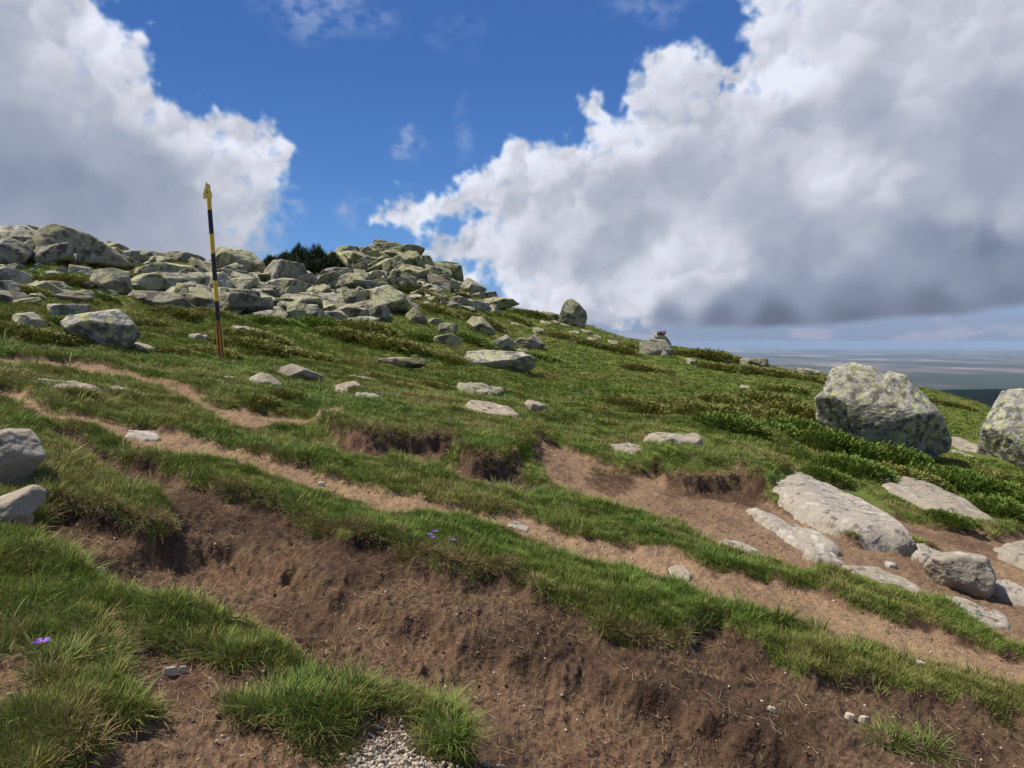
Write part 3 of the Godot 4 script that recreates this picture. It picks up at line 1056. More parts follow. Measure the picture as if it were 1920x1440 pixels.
# A standing boulder whose front spans the given photo box; its foot is on the ground at the lower edge.
func boulder(called: String, label: String, box: Array, sd: int, m: Material, opt := {}) -> MeshInstance3D:
	var px: float = 0.5 * (box[0] + box[2])
	var foot := hit(px, box[3])
	var ahead := -foot.z
	var w: float = (box[2] - box[0]) / F * ahead * 0.5
	var h: float = (box[3] - box[1]) / F * ahead
	var depth: float = opt.get("depth", 0.8) * w
	var bury: float = opt.get("bury", 0.22) * h
	var size := Vector3(w, 0.5 * (h + bury), depth)
	var outline := PackedVector2Array()
	if opt.has("outline"):
		var o: Array = opt.outline      # photo pixels
		var ctop: float = box[3] - (h - size.y) / h * (box[3] - box[1])
		for i in range(0, o.size(), 2):
			outline.append(Vector2((o[i] - px) / F * ahead / size.x, (ctop - o[i + 1]) / F * ahead / size.y))
	var o := MeshInstance3D.new()
	o.name = numbered(called)
	o.mesh = rock_mesh(sd, opt.get("n", 22), opt.get("cuts", 9), size * (1.0 if opt.has("outline") else 1.22), opt.get("rough", 1.0), outline, opt.get("sharp", 32.0), opt.get("flat", false))
	o.material_override = m
	add_child(o)
	var dir := Vector3(foot.x, 0, foot.z).normalized()
	var at := foot + dir * depth * 0.55
	at.y = foot.y + h - size.y - clampf(base_h(at.x, at.z) - ground_h(at.x, at.z), 0.0, 0.12)
	o.position = at
	o.rotation.y = -atan2(foot.x, -foot.z) + opt.get("turn", 0.0)
	o.rotation.z = opt.get("lean", 0.0)
	tag(o, label, opt.get("category", "boulder"), opt.get("group", ""))
	feet.append([at.x, at.z, w, depth, o.rotation.y])
	return o

# A slab lying in the turf: front edge at the lower side of the box, back edge at the upper side.
func slab(called: String, label: String, box: Array, sd: int, m: Material, opt := {}) -> MeshInstance3D:
	var px: float = 0.5 * (box[0] + box[2])
	var up: float = opt.get("rise", 0.35)      # share of the box's height that is thickness
	var front := hit(px, box[3])
	var back := hit(px, lerpf(box[1], box[3], up))
	var mid := (front + back) * 0.5
	var ahead := -mid.z
	var w: float = (box[2] - box[0]) / F * ahead * 0.5
	var h: float = (box[3] - box[1]) / F * ahead * up
	var depth := clampf(front.distance_to(back) * 0.5, 0.25 * w, 2.2 * w)
	var size := Vector3(w, maxf(h, 0.12 * w) + 0.10 * w, depth)
	var o := MeshInstance3D.new()
	o.name = numbered(called)
	o.mesh = slab_mesh(sd, size, opt)
	o.material_override = m
	add_child(o)
	o.position = Vector3(mid.x, ground_h(mid.x, mid.z) - size.y + maxf(h, 0.035) * 0.9, mid.z)
	var turn: float = -atan2(mid.x, -mid.z) + opt.get("turn", 0.0)
	# lie along the slope
	var e := 0.3
	var nx := (base_h(mid.x + e, mid.z) - base_h(mid.x - e, mid.z)) / (2 * e)
	var nz := (base_h(mid.x, mid.z + e) - base_h(mid.x, mid.z - e)) / (2 * e)
	var up_v := Vector3(-nx, 1, -nz).normalized()
	var right := Vector3(cos(turn), 0, -sin(turn))
	right = (right - up_v * right.dot(up_v)).normalized()
	o.basis = Basis(right, up_v, right.cross(up_v)) * Basis(Vector3.FORWARD, opt.get("lean", 0.0))
	tag(o, label, opt.get("category", "rock"), opt.get("group", ""))
	feet.append([mid.x, mid.z, w, depth, turn])
	return o

func build_single_rocks() -> void:
	# --- the lichen boulders by the juniper on the right
	boulder("boulder", "large grey boulder with black and yellow lichen and a notched top, juniper at its foot", [1530, 681, 1771, 856], 301, M.lichen, {"outline": [1528, 752, 1545, 738, 1562, 692, 1600, 681, 1635, 690, 1652, 707, 1662, 697, 1690, 705, 1722, 738, 1750, 772, 1771, 826, 1768, 846, 1740, 858, 1700, 900, 1560, 900, 1535, 810], "depth": 0.85, "cuts": 13, "n": 44, "rough": 0.8, "bury": 0.15, "sharp": 34.0})
	boulder("boulder", "tall leaning lichen boulder rising beside a flat pale rock ledge", [1840, 731, 2010, 884], 302, M.lichen, {"outline": [1842, 860, 1848, 810, 1866, 765, 1880, 736, 1910, 731, 1960, 742, 2000, 790, 2012, 870, 1990, 910, 1850, 905], "depth": 0.7, "cuts": 12, "n": 40, "rough": 0.8, "bury": 0.15, "sharp": 34.0})
	slab("rock_ledge", "flat pale cracked ledge between the two big lichen boulders", [1740, 804, 1870, 872], 303, M.pale, {"rise": 0.12, "n": 24})
	# --- bare granite by the eroded ground
	slab("flat_rock", "long tapering bare granite slab running down beside the eroded soil", [1436, 876, 1672, 1014], 304, M.clean, {"rise": 0.10, "plan": [-1.0, 0.2, -0.66, -0.95, -0.42, -1.0, 0.15, -0.55, 0.62, 0.15, 1.06, 0.98, 0.6, 1.05, 0.0, 0.95, -0.6, 0.62]})
	slab("flat_rock", "wide pale granite slab under the edge of the dark juniper", [1642, 898, 1850, 968], 305, M.clean2, {"rise": 0.22, "plan": [-1.0, -0.55, -0.5, -0.95, 0.1, -0.75, 0.55, -0.2, 1.0, 0.75, 0.6, 0.95, -0.2, 0.7, -0.9, 0.3]})
	slab("flat_rock", "low chipped granite slab on the bare soil below the long slab", [1384, 942, 1572, 1012], 306, M.clean, {"rise": 0.26, "plan": [-1.0, -0.9, -0.5, -0.8, 0.2, -0.25, 0.85, 0.3, 1.0, 0.7, 0.5, 0.95, 0.1, 0.75, -0.5, 0.1]})
	slab("stone", "small flat stone at the foot of the chipped slab", [1504, 1013, 1582, 1042], 307, M.clean, {"rise": 0.4})
	boulder("granite_block", "squat flat-topped granite block with a shaded hollow under its edge", [1738, 1020, 1858, 1090], 308, M.clean2, {"outline": [1738, 1056, 1752, 1028, 1800, 1019, 1842, 1026, 1858, 1058, 1856, 1080, 1830, 1120, 1770, 1125, 1748, 1110], "depth": 0.8, "n": 30, "cuts": 10})
	slab("stone", "half-buried stone behind the squat granite block", [1702, 1008, 1772, 1042], 309, M.clean, {"rise": 0.4})
	slab("flat_rock", "pale slab tucked under the squat granite block", [1846, 1068, 1960, 1114], 310, M.clean, {"rise": 0.4})
	slab("flat_rock", "broad bare rock beyond the squat granite block, grass at its rim", [1868, 998, 2040, 1072], 311, M.clean2, {"rise": 0.25, "n": 24})
	slab("stone", "little slate-like stone lying on the eroded soil", [1658, 1034, 1684, 1048], 312, M.clean, {"rise": 0.4})
	slab("flat_rock", "narrow pale slab sticking out of the turf above the dark bank", [1226, 818, 1320, 868], 313, M.pale, {"rise": 0.2, "turn": -0.5})
	slab("flat_rock", "grey slab lying half under overhanging turf", [1140, 832, 1216, 856], 314, M.clean2, {"rise": 0.25})
	slab("flat_rock", "worn sheet of bedrock showing through soil beside the lower grass strip", [1560, 1058, 1725, 1112], 325, M.clean2, {"rise": 0.05})
	slab("flat_rock", "low bedrock hump in the bare soil below the tucked pale slab", [1765, 1108, 1905, 1158], 326, M.clean, {"rise": 0.05})
	slab("flat_rock", "flat bedrock patch in the soil just below the chipped slab's upper end", [1325, 1000, 1440, 1034], 327, M.clean, {"rise": 0.05})
	# --- loose pebbles one can pick out
	var loose := [[603, 894, 7, "single white pebble lying on the main path"], [911, 1352, 9, "pale pebble on the gully floor next to the domed olive tussock"], [938, 1350, 11, "flat pale pebble beside its neighbour on the gully floor"], [20, 1306, 8, "white pebble on the bare spot by the single violet flower"], [318, 1246, 13, "flat pale stone on the bare strip between grass tufts"], [342, 1240, 9, "small stone touching the flat pale stone on the bare strip"], [1448, 1282, 8, "small whitish stone on the crest of the gully's bank"], [1594, 1300, 11, "flat grey stone on the bank near the tussock twins"], [1620, 1306, 9, "rounded grey stone beside the flat one near the tussock twins"], [1725, 1242, 9, "small pale stone at the main path's lower edge"], [186, 1014, 8, "white pebble at the upper end of the gully"]]
	var chalk := plain_material(Color(0.43, 0.385, 0.32), 0.9)
	for l in loose:
		slab("pebble", l[3], [l[0] - l[2], l[1] - l[2] * 0.9, l[0] + l[2], l[1]], 400 + int(l[0]), chalk, {"rise": 0.6, "category": "pebble"})
	# --- by the paths
	boulder("boulder", "rounded cracked granite boulder with a spot of yellow lichen beside the gully's grass", [-50, 806, 78, 912], 315, M.clean2, {"outline": [-50, 850, -20, 815, 20, 807, 55, 812, 74, 835, 78, 860, 62, 885, 40, 915, -50, 930], "depth": 0.8, "n": 34, "cuts": 10, "rough": 1.1})
	boulder("boulder", "grey boulder with a slanting top standing at the gully's upper end", [-60, 906, 82, 992], 316, M.clean2, {"outline": [-60, 945, 0, 930, 60, 908, 82, 912, 78, 935, 56, 955, 52, 984, 20, 994, -60, 996], "depth": 0.8, "n": 34, "cuts": 10, "rough": 1.0})
	slab("stone", "pale flat rock between the two paths, tuft of juniper beside it", [88, 720, 192, 746], 318, M.clean2, {"rise": 0.45})
	slab("stone", "thin dark-edged stone behind the pale flat rock", [70, 713, 122, 724], 319, M.clean, {"rise": 0.5})
	slab("stone", "small stone capping the rise next to the pale flat rock", [122, 713, 150, 724], 320, M.clean, {"rise": 0.5})
	slab("stone", "stone half sunk in grass below the upper path", [206, 726, 244, 740], 321, M.clean, {"rise": 0.5})
	slab("stone", "worn flat rock flush with the main path where it narrows", [232, 794, 308, 820], 322, M.clean, {"rise": 0.06})
	slab("stone", "flat tan stone set in the main path between grass strips", [950, 969, 992, 989], 323, M.clean, {"rise": 0.12})
	slab("stone", "pale smear of bedrock showing through the main path", [1248, 1044, 1302, 1070], 324, M.pale, {"rise": 0.05})
	slab("stone", "small stone in the grass at the frame of the upper path", [-20, 694, 22, 706], 325, M.clean, {"rise": 0.5})
	# --- rocks in the turf of the slope
	boulder("rock", "smooth grey rock behind the small juniper by the upper path", [454, 698, 528, 726], 326, M.clean2, {"outline": [454, 722, 470, 708, 488, 698, 505, 702, 528, 720, 525, 735, 456, 735], "depth": 0.9})
	boulder("rock", "humped grey rock with a dark streak, next to the smooth grey rock", [520, 682, 607, 712], 327, M.clean2, {"outline": [520, 700, 528, 688, 548, 682, 570, 690, 606, 706, 604, 722, 522, 722], "depth": 0.8})
	slab("rock", "long pale slab in the grass with juniper against it", [624, 717, 692, 746], 328, M.pale, {"rise": 0.4, "turn": -0.4})
	slab("rock", "thin flat slab half hidden by a juniper tuft", [648, 702, 714, 713], 329, M.pale, {"rise": 0.6})
	slab("rock", "small pale slab below the thin flat slab", [664, 759, 718, 776], 330, M.clean, {"rise": 0.4})
	slab("rock", "tilted grey rock with dark lichen alone in the green turf", [855, 719, 946, 746], 331, M.field[3], {"rise": 0.5, "turn": 0.2})
	slab("rock", "weathered layered slab emerging from turf above the dark cut bank", [850, 772, 978, 809], 332, M.pale, {"rise": 0.3, "turn": -0.25, "n": 26})
	slab("rock", "thin end of bedrock trailing beyond the layered slab", [975, 773, 1032, 786], 333, M.pale, {"rise": 0.4})
	boulder("rock", "low broad rock with a yellow lichen patch on the green slope", [866, 655, 1008, 688], 334, M.field[0], {"outline": [866, 684, 876, 660, 910, 656, 945, 659, 980, 660, 1004, 672, 1008, 686, 990, 700, 870, 700], "depth": 0.6, "n": 30, "rough": 1.2})
	boulder("rock", "long low pale rock lying along the slope", [696, 667, 800, 684], 335, M.field[1], {"outline": [696, 682, 712, 670, 745, 667, 798, 670, 798, 682, 780, 692, 700, 692], "depth": 0.5, "n": 26})
	boulder("rock", "pointed pale block with a dark underside below the tor", [874, 592, 932, 629], 336, M.field[1], {"outline": [874, 604, 886, 592, 905, 594, 930, 620, 928, 628, 890, 630, 884, 612], "depth": 0.8})
	boulder("rock", "grey peaked rock of a pair on the grassy slope", [912, 622, 966, 650], 337, M.field[0], {"outline": [912, 640, 935, 630, 950, 622, 966, 640, 960, 656, 920, 656], "depth": 0.7})
	boulder("rock", "jagged twin rock beside the grey peaked rock", [958, 620, 1024, 648], 338, M.field[3], {"outline": [958, 642, 975, 628, 990, 630, 1003, 621, 1022, 640, 1020, 654, 960, 654], "depth": 0.6})
	boulder("rock", "rounded speckled rock below the boulder field's edge", [810, 627, 862, 652], 339, M.field[2], {"depth": 0.8})
	slab("rock", "small pale stone beside the low broad lichen rock", [962, 648, 992, 661], 340, M.field[1], {"rise": 0.5})
	slab("rock", "flat whitish slab near the big overhanging boulder", [243, 644, 292, 657], 341, M.pale, {"rise": 0.4})
	slab("rock", "low rounded slab just behind the marker pole", [424, 619, 492, 636], 342, M.pale, {"rise": 0.6})
	slab("rock", "pale wedge of rock between the overhanging boulder and the marker pole", [348, 624, 390, 640], 343, M.pale, {"rise": 0.5})
	slab("rock", "small pale slab in juniper above the humped grey rock", [532, 642, 572, 654], 344, M.pale, {"rise": 0.5})
	slab("rock", "smallest pale slab between juniper mats", [571, 667, 608, 676], 345, M.pale, {"rise": 0.5})
	boulder("boulder", "big lichen-topped boulder overhanging to its shaded front, by the upper path", [124, 574, 258, 654], 346, M.lichen, {"outline": [124, 602, 135, 590, 205, 577, 222, 574, 245, 598, 258, 625, 240, 648, 215, 654, 170, 638, 135, 622], "depth": 0.9, "n": 40, "cuts": 12, "bury": 0.06, "sharp": 22.0})
	boulder("rock", "grey rock sitting in bushes beyond the overhanging boulder", [24, 587, 82, 622], 347, M.field[0], {"depth": 0.8})
	boulder("rock", "flat-topped lichen block just behind the overhanging boulder", [88, 566, 172, 594], 348, M.lichen, {"depth": 0.7, "flat": true})
	slab("rock", "sliver of pale rock at the edge of the juniper mat", [-20, 612, 22, 627], 349, M.pale, {"rise": 0.5})
	# --- on the skyline
	boulder("standing_rock", "tall upright pointed rock standing alone on the skyline", [1047, 556, 1101, 611], 350, M.tor[1], {"outline": [1047, 592, 1055, 570, 1062, 558, 1072, 557, 1086, 566, 1099, 582, 1101, 594, 1096, 612, 1050, 616], "depth": 0.7, "n": 30, "cuts": 11, "bury": 0.08})
	boulder("rock", "small dark rock leaning towards the upright skyline rock", [1014, 585, 1046, 599], 351, M.tor[1], {"depth": 0.7})
	slab("rock", "flat slab at the foot of the upright skyline rock", [1038, 592, 1074, 607], 352, M.field[1], {"rise": 0.6})
	boulder("rock", "pale peaked rock on the grassy skyline", [1388, 672, 1442, 692], 353, M.field[1], {"depth": 0.7})
	slab("rock", "small pale rock next to the peaked skyline rock", [1446, 684, 1474, 693], 354, M.field[1], {"rise": 0.7})
	boulder("rock", "dark-fringed low rock on the skyline beside the big lichen boulder", [1484, 690, 1537, 704], 355, M.field[3], {"depth": 0.6})
	slab("rock", "small white stone alone in the turf below the skyline", [1388, 717, 1408, 726], 356, M.pale, {"rise": 0.6})
	slab("rock", "tiny pale rock at the grassy brink above the far plain", [1788, 738, 1806, 750], 357, M.pale, {"rise": 0.6})
	# --- stones along the faint path to the skyline
	var spots := [1060, 612, 1082, 620, 1100, 628, 1092, 614, 1120, 634, 1076, 630, 1150, 645, 1128, 622, 1040, 606, 1023, 612, 1002, 600, 985, 607, 966, 612, 1110, 640, 1135, 648, 1166, 652, 1010, 630, 1290, 676, 1296, 688, 1160, 662, 1046, 684, 1075, 650, 930, 600, 945, 592, 872, 580, 905, 583]
	for i in range(0, spots.size(), 2):
		var w := 8.0 + 6.0 * rng.randf()
		slab("path_stone", "small pale stone strewn on the slope below the upright skyline rock", [spots[i] - w, spots[i + 1] - 0.7 * w, spots[i] + w, spots[i + 1]], 360 + i, M.field[1], {"rise": 0.6, "n": 8, "cuts": 6, "group": "stones strewn below the upright rock", "category": "stone"})

# ------------------------------------------------------------------ the boulder field and the tor
func field_rock(kinds: Array, where: String, group: String, at: Vector3, size: Vector3, mats: Array, px: float) -> void:
	var o := MeshInstance3D.new()
	o.name = numbered("boulder")
	var i := rng.randi() % kinds.size()
	o.mesh = kinds[i]
	var mi := rng.randi() % mats.size()
	o.material_override = mats[mi]
	add_child(o)
	var tip := rng.randf_range(0.0, 0.75) * (0.45 if i % 4 == 1 else 1.0)
	o.basis = Basis(Vector3.UP, rng.randf() * TAU) * Basis(Vector3(rng.randf_range(-1, 1), 0, rng.randf_range(-1, 1)).normalized(), tip) * Basis.from_scale(size)
	o.position = at
	var form: String = ["blocky", "plate-like", "wedge-shaped", "many-sided"][i % 4]
	var bulk := "large" if px > 42.0 else ("middling" if px > 28.0 else "small")
	var pose := "upturned" if tip > 0.5 else ("tilted" if tip > 0.25 else "flat-lying")
	tag(o, "%s %s %s %s" % [bulk, pose, form, where], "boulder", group)

func in_px(poly: Array, x: float, y: float) -> bool:
	var p := PackedVector2Array()
	for i in range(0, poly.size(), 2):
		p.append(Vector2(poly[i], poly[i + 1]))
	return Geometry2D.is_point_in_polygon(Vector2(x, y), p)

func build_boulder_field() -> void:
	var kinds: Array = []
	for i in 20:
		var sc := Vector3(1.3, 1.3, 1.3)
		if i % 4 == 1:
			sc = Vector3(1.5, 0.72, 1.35)
		kinds.append(rock_mesh(500 + i * 13, 20, 4 + i % 5, sc, 0.8, PackedVector2Array(), 70.0, i % 4 == 0, i % 4 == 2))
	# the large ones that shape the heap beyond the overhanging boulder
	var big := [
		["dark-bellied round boulder on top of the hilltop heap", [-30, 419, 78, 466], {"outline": [-30, 440, 0, 424, 40, 419, 66, 428, 78, 446, 60, 460, 30, 466, -30, 470], "bury": 0.3}],
		["huge lichen slab slanting down from the crest of the hilltop heap", [76, 418, 250, 504], {"outline": [76, 440, 84, 420, 120, 422, 170, 440, 205, 462, 246, 496, 225, 502, 150, 496, 140, 503, 90, 503, 82, 470], "depth": 0.6}],
		["blocky boulder wedged beneath the slanting crest slab", [48, 450, 88, 484], {"flat": true}],
		["pale slanting boulder below the dark-bellied one", [-30, 450, 58, 496], {"depth": 0.7}],
		["rounded boulder rising from green bushes at the heap's foot", [-30, 506, 54, 541], {"depth": 0.8}],
		["big square-faced boulder in the middle of the heap", [168, 494, 244, 546], {"outline": [170, 526, 180, 498, 210, 494, 240, 500, 244, 542, 200, 546, 176, 540], "bury": 0.15}],
		["boulder shouldering the square-faced one", [242, 508, 316, 546], {"depth": 0.7, "flat": true}],
		["broad cracked boulder with a smooth shaded face", [244, 544, 368, 583], {"outline": [244, 560, 256, 546, 300, 546, 330, 548, 366, 576, 352, 582, 270, 580, 248, 568], "depth": 0.6}],
		["flat boulder peeping out of bushes above the lichen block", [134, 498, 176, 520], {"depth": 0.7}],
		["long low boulder in bushes below the square-faced one", [64, 541, 172, 566], {"outline": [64, 564, 95, 556, 130, 545, 165, 541, 172, 556, 150, 566, 100, 570], "depth": 0.5}],
		["grey boulder under the rounded bushy one", [44, 530, 112, 556], {"depth": 0.6}],
		["lichen boulder at the far end of the low boulders", [-30, 544, 40, 572], {"depth": 0.7}],
		["dark-faced boulder behind the marker pole", [372, 500, 440, 560], {"outline": [372, 545, 392, 512, 420, 500, 440, 530, 438, 562, 380, 562], "depth": 0.7}],
		["flat-topped boulder on the crest behind the marker pole", [416, 482, 452, 502], {"flat": true}],
		["lichen crest boulder ahead of the green crest shrubs", [268, 470, 310, 492], {"flat": true}],
		["boulder under the crest shrubs", [220, 472, 272, 494], {"flat": true}],
		["wide boulder at the foot of the heap near the marker pole", [362, 556, 470, 590], {"depth": 0.6}],
		["sharp-edged dark slab propped in the middle of the rocks", [638, 540, 688, 582], {"outline": [640, 540, 672, 541, 688, 560, 676, 582, 650, 578], "depth": 0.4, "bury": 0.1}],
		["long striped boulder leaning in the middle of the rocks", [538, 572, 576, 606], {"lean": 0.4}],
		["flat dark-fronted boulder at the lower edge of the rocks", [440, 582, 538, 608], {"outline": [440, 600, 470, 588, 520, 576, 536, 592, 534, 606, 450, 608], "depth": 0.6}],
		["low wide boulder at the lower edge below the propped slab", [640, 586, 712, 610], {"depth": 0.5}],
		["peaked boulder apart from the heap near the tor", [760, 574, 802, 608], {"outline": [760, 590, 776, 575, 792, 588, 802, 602, 790, 610, 764, 606]}],
		["small block beside the peaked boulder", [798, 596, 830, 612], {"flat": true}],
		["speckled boulder below the peaked one", [820, 602, 858, 624], {}],
		["dark rounded topmost boulder of the tor", [700, 447, 722, 464], {"bury": 0.3}],
		["great smooth boulder jutting from the tor's side", [780, 490, 846, 526], {"outline": [782, 504, 800, 493, 836, 502, 845, 514, 838, 524, 800, 518], "depth": 0.8}],
		["long ledge-like boulder where the tor runs into the turf", [896, 554, 974, 580], {"outline": [896, 562, 930, 556, 962, 560, 974, 570, 950, 578, 910, 578], "depth": 0.6}],
		["flat boulder above the ledge-like one", [892, 546, 932, 560], {"flat": true}],
	]
	var k := 0
	for b in big:
		var o: Dictionary = b[2]
		o["n"] = 26
		o["rough"] = 1.1
		o["sharp"] = 40.0
		boulder("boulder", b[0], b[1], 700 + k * 17, (M.tor[k % 2] if b[1][0] > 690 and b[1][1] < 500 else M.field[k % 4]), o)
		k += 1
	# filling: the rest of the heap. photo polygons, number, sizes in photo pixels, label
	var areas := [
		[[0, 446, 130, 430, 230, 478, 400, 498, 500, 506, 500, 560, 400, 560, 250, 510, 170, 500, 60, 500, 0, 500], 64, 20, 58, "boulder in the heap along the crest", "boulders heaped along the crest", M.field],
		[[250, 530, 400, 520, 500, 508, 620, 505, 700, 530, 740, 560, 730, 604, 640, 608, 560, 600, 470, 604, 380, 586, 260, 560], 108, 20, 62, "boulder in the tumbled field below the pines", "boulders in the tumbled field below the pines", M.field],
		[[620, 478, 660, 466, 700, 464, 740, 466, 790, 492, 840, 520, 880, 545, 760, 548, 690, 520, 640, 505], 54, 20, 52, "lichen boulder piled up on the rocky tor", "boulders piled up on the tor", M.tor],
		[[720, 540, 860, 545, 960, 566, 990, 584, 900, 590, 840, 582, 770, 575], 26, 12, 34, "boulder scattered in turf below the tor", "boulders scattered below the tor", M.field],
		[[0, 510, 160, 510, 230, 560, 160, 570, 0, 590], 10, 12, 34, "boulder among the bushes below the crest heap", "boulders among the bushes", M.field],
	]
	for a in areas:
		var poly: Array = a[0]
		var lo := Vector2(1e9, 1e9)
		var hi := Vector2(-1e9, -1e9)
		for i in range(0, poly.size(), 2):
			lo = lo.min(Vector2(poly[i], poly[i + 1]))
			hi = hi.max(Vector2(poly[i], poly[i + 1]))
		var made := 0
		while made < a[1]:
			var x := rng.randf_range(lo.x, hi.x)
			var y := rng.randf_range(lo.y, hi.y)
			if not in_px(poly, x, y):
				continue
			made += 1
			var p := hit(x, y)
			var px := lerpf(a[2], a[3], pow(rng.randf(), 1.7))
			var s := px / F * -p.z
			var size := Vector3(s * rng.randf_range(0.8, 1.35), s * rng.randf_range(0.42, 0.85), s * rng.randf_range(0.7, 1.2)) * 0.62
			var at := on_ground(p) + Vector3(0, size.y * 0.42, 0)
			field_rock(kinds, a[4], a[5], at, size, a[6], px)
	# the tor's mound: rocks set higher, on the rocks below them
	for i in 22:
		var x := rng.randf_range(628, 830)
		var top := 0.0
		for s in [[620, 474], [660, 462], [708, 456], [745, 462], [785, 482], [838, 512]]:
			if x >= s[0]:
				top = s[1]
		var y := top + rng.randf_range(16, 48)
		var p := hit(x, maxf(y, 498.0))
		p = p.normalized() * minf(p.length(), 66.0)
		p = on_ground(p)
		var v := ray(x, y)
		var ahead := -p.z
		var px := rng.randf_range(20, 46)
		var s := px / F * ahead
		var size := Vector3(s * rng.randf_range(0.9, 1.3), s * rng.randf_range(0.55, 0.9), s) * 0.62
		var want: float = EYE + v.y / -v.z * ahead
		field_rock(kinds, "lichen boulder piled up on the rocky tor", "boulders piled up on the tor", Vector3(p.x, minf(want, p.y + 1.7), p.z), size, M.tor, px)
	# rubble filling the gaps between the boulders
	var rub := PackedFloat32Array()
	for a in areas:
		var poly: Array = a[0]
		var lo := Vector2(1e9, 1e9)
		var hi := Vector2(-1e9, -1e9)
		for i in range(0, poly.size(), 2):
			lo = lo.min(Vector2(poly[i], poly[i + 1]))
			hi = hi.max(Vector2(poly[i], poly[i + 1]))
		for i in (520 if a[1] > 50 else 60):
			var x := rng.randf_range(lo.x, hi.x)
			var y := rng.randf_range(lo.y, hi.y)
			if not in_px(poly, x, y):
				continue
			var p := on_ground(hit(x, y))
			var s := rng.randf_range(7, 17) / F * -p.z * 0.62
			var b := Basis(Vector3.UP, rng.randf() * TAU) * Basis(Vector3(rng.randf_range(-1, 1), 0, rng.randf_range(-1, 1)).normalized(), rng.randf_range(0.0, 0.9)) * Basis.from_scale(Vector3(s * rng.randf_range(0.8, 1.6), s * rng.randf_range(0.4, 0.9), s))
			var kk := rng.randf_range(0.8, 1.0)
			put(rub, b, p + Vector3(0, s * 0.25, 0), Color(kk, kk, kk))
	scatter("rubble", "small broken stones filling gaps between the heaped boulders", "rubble", kinds[6], M.field[0], rub)

# ------------------------------------------------------------------ striped marker pole
func tube(r0: float, r1: float, y0: float, y1: float, sides := 14) -> ArrayMesh:
	var vs := PackedVector3Array()
	var ns := PackedVector3Array()
	var ix := PackedInt32Array()
	for k in 2:
		for i in sides:
			var a := TAU * i / sides
			var d := Vector3(cos(a), 0, sin(a))
			vs.append(d * (r1 if k else r0) + Vector3(0, y1 if k else y0, 0))
			ns.append(d)
	for i in sides:
		var j := (i + 1) % sides
		ix.append_array([i, j + sides, i + sides, i, j, j + sides])
	for k in 2:
		var c := vs.size()
		var up := Vector3.UP if k else Vector3.DOWN
		vs.append(Vector3(0, y1 if k else y0, 0))
		ns.append(up)
		for i in sides:
			vs.append(vs[k * sides + i])
			ns.append(up)
		for i in sides:
			var j := (i + 1) % sides
			if k:
				ix.append_array([c, c + 1 + i, c + 1 + j])
			else:
				ix.append_array([c, c + 1 + j, c + 1 + i])
	return mesh_of(vs, ns, PackedColorArray(), ix)

func plate(outline: PackedVector2Array, thick: float) -> ArrayMesh:
	# a flat sheet of metal cut to an outline (x, y), thick along z
	var st := SurfaceTool.new()
	st.begin(Mesh.PRIMITIVE_TRIANGLES)
	st.set_smooth_group(-1)
	var tri := Geometry2D.triangulate_polygon(outline)
	for side in [1.0, -1.0]:
		for i in range(0, tri.size(), 3):
			var o := [tri[i], tri[i + 1], tri[i + 2]]
			var a: Vector2 = outline[o[0]]
			var b: Vector2 = outline[o[1]]
			var c: Vector2 = outline[o[2]]
			if ((b - a).cross(c - a) > 0.0) == (side > 0.0):
				o.reverse()
			for k in o:
				st.add_vertex(Vector3(outline[k].x, outline[k].y, side * thick * 0.5))
	for i in outline.size():
		var a := outline[i]
		var b := outline[(i + 1) % outline.size()]
		for v in [Vector3(a.x, a.y, thick / 2), Vector3(b.x, b.y, thick / 2), Vector3(b.x, b.y, -thick / 2), Vector3(a.x, a.y, thick / 2), Vector3(b.x, b.y, -thick / 2), Vector3(a.x, a.y, -thick / 2)]:
			st.add_vertex(v)
	st.generate_normals()
	return st.commit()

func paint(c: Color, rust: float, sd: int) -> StandardMaterial3D:
	# old oil paint on steel, blotched and scuffed, rust coming through
	var n1 := noise(FastNoiseLite.TYPE_SIMPLEX_SMOOTH, 1.0 / 30.0, 5, sd)
	n1.fractal_gain = 0.65
	var n2 := noise(FastNoiseLite.TYPE_SIMPLEX_SMOOTH, 1.0 / 60.0, 3, sd + 1)
	var a := n1.get_seamless_image(256, 256).get_data()
	var b := n2.get_seamless_image(256, 256).get_data()
	var out := PackedByteArray()
	out.resize(256 * 256 * 3)
	for i in 256 * 256:
		var k := 0.82 + 0.36 * b[i] / 255.0
		var t := smoothstep(1.0 - rust, 1.0 - rust + 0.08, a[i] / 255.0)
		var col := Color(c.r * k, c.g * k, c.b * k).lerp(Color(0.12, 0.045, 0.02), t)
		out[i * 3] = int(255.0 * clampf(pow(col.r, 0.4545), 0, 1))
		out[i * 3 + 1] = int(255.0 * clampf(pow(col.g, 0.4545), 0, 1))
		out[i * 3 + 2] = int(255.0 * clampf(pow(col.b, 0.4545), 0, 1))
	var m := StandardMaterial3D.new()
	m.albedo_texture = ImageTexture.create_from_image(Image.create_from_data(256, 256, false, Image.FORMAT_RGB8, out))
	m.roughness = 0.55
	m.uv1_triplanar = true
	m.uv1_scale = Vector3.ONE * 3.0
	return m

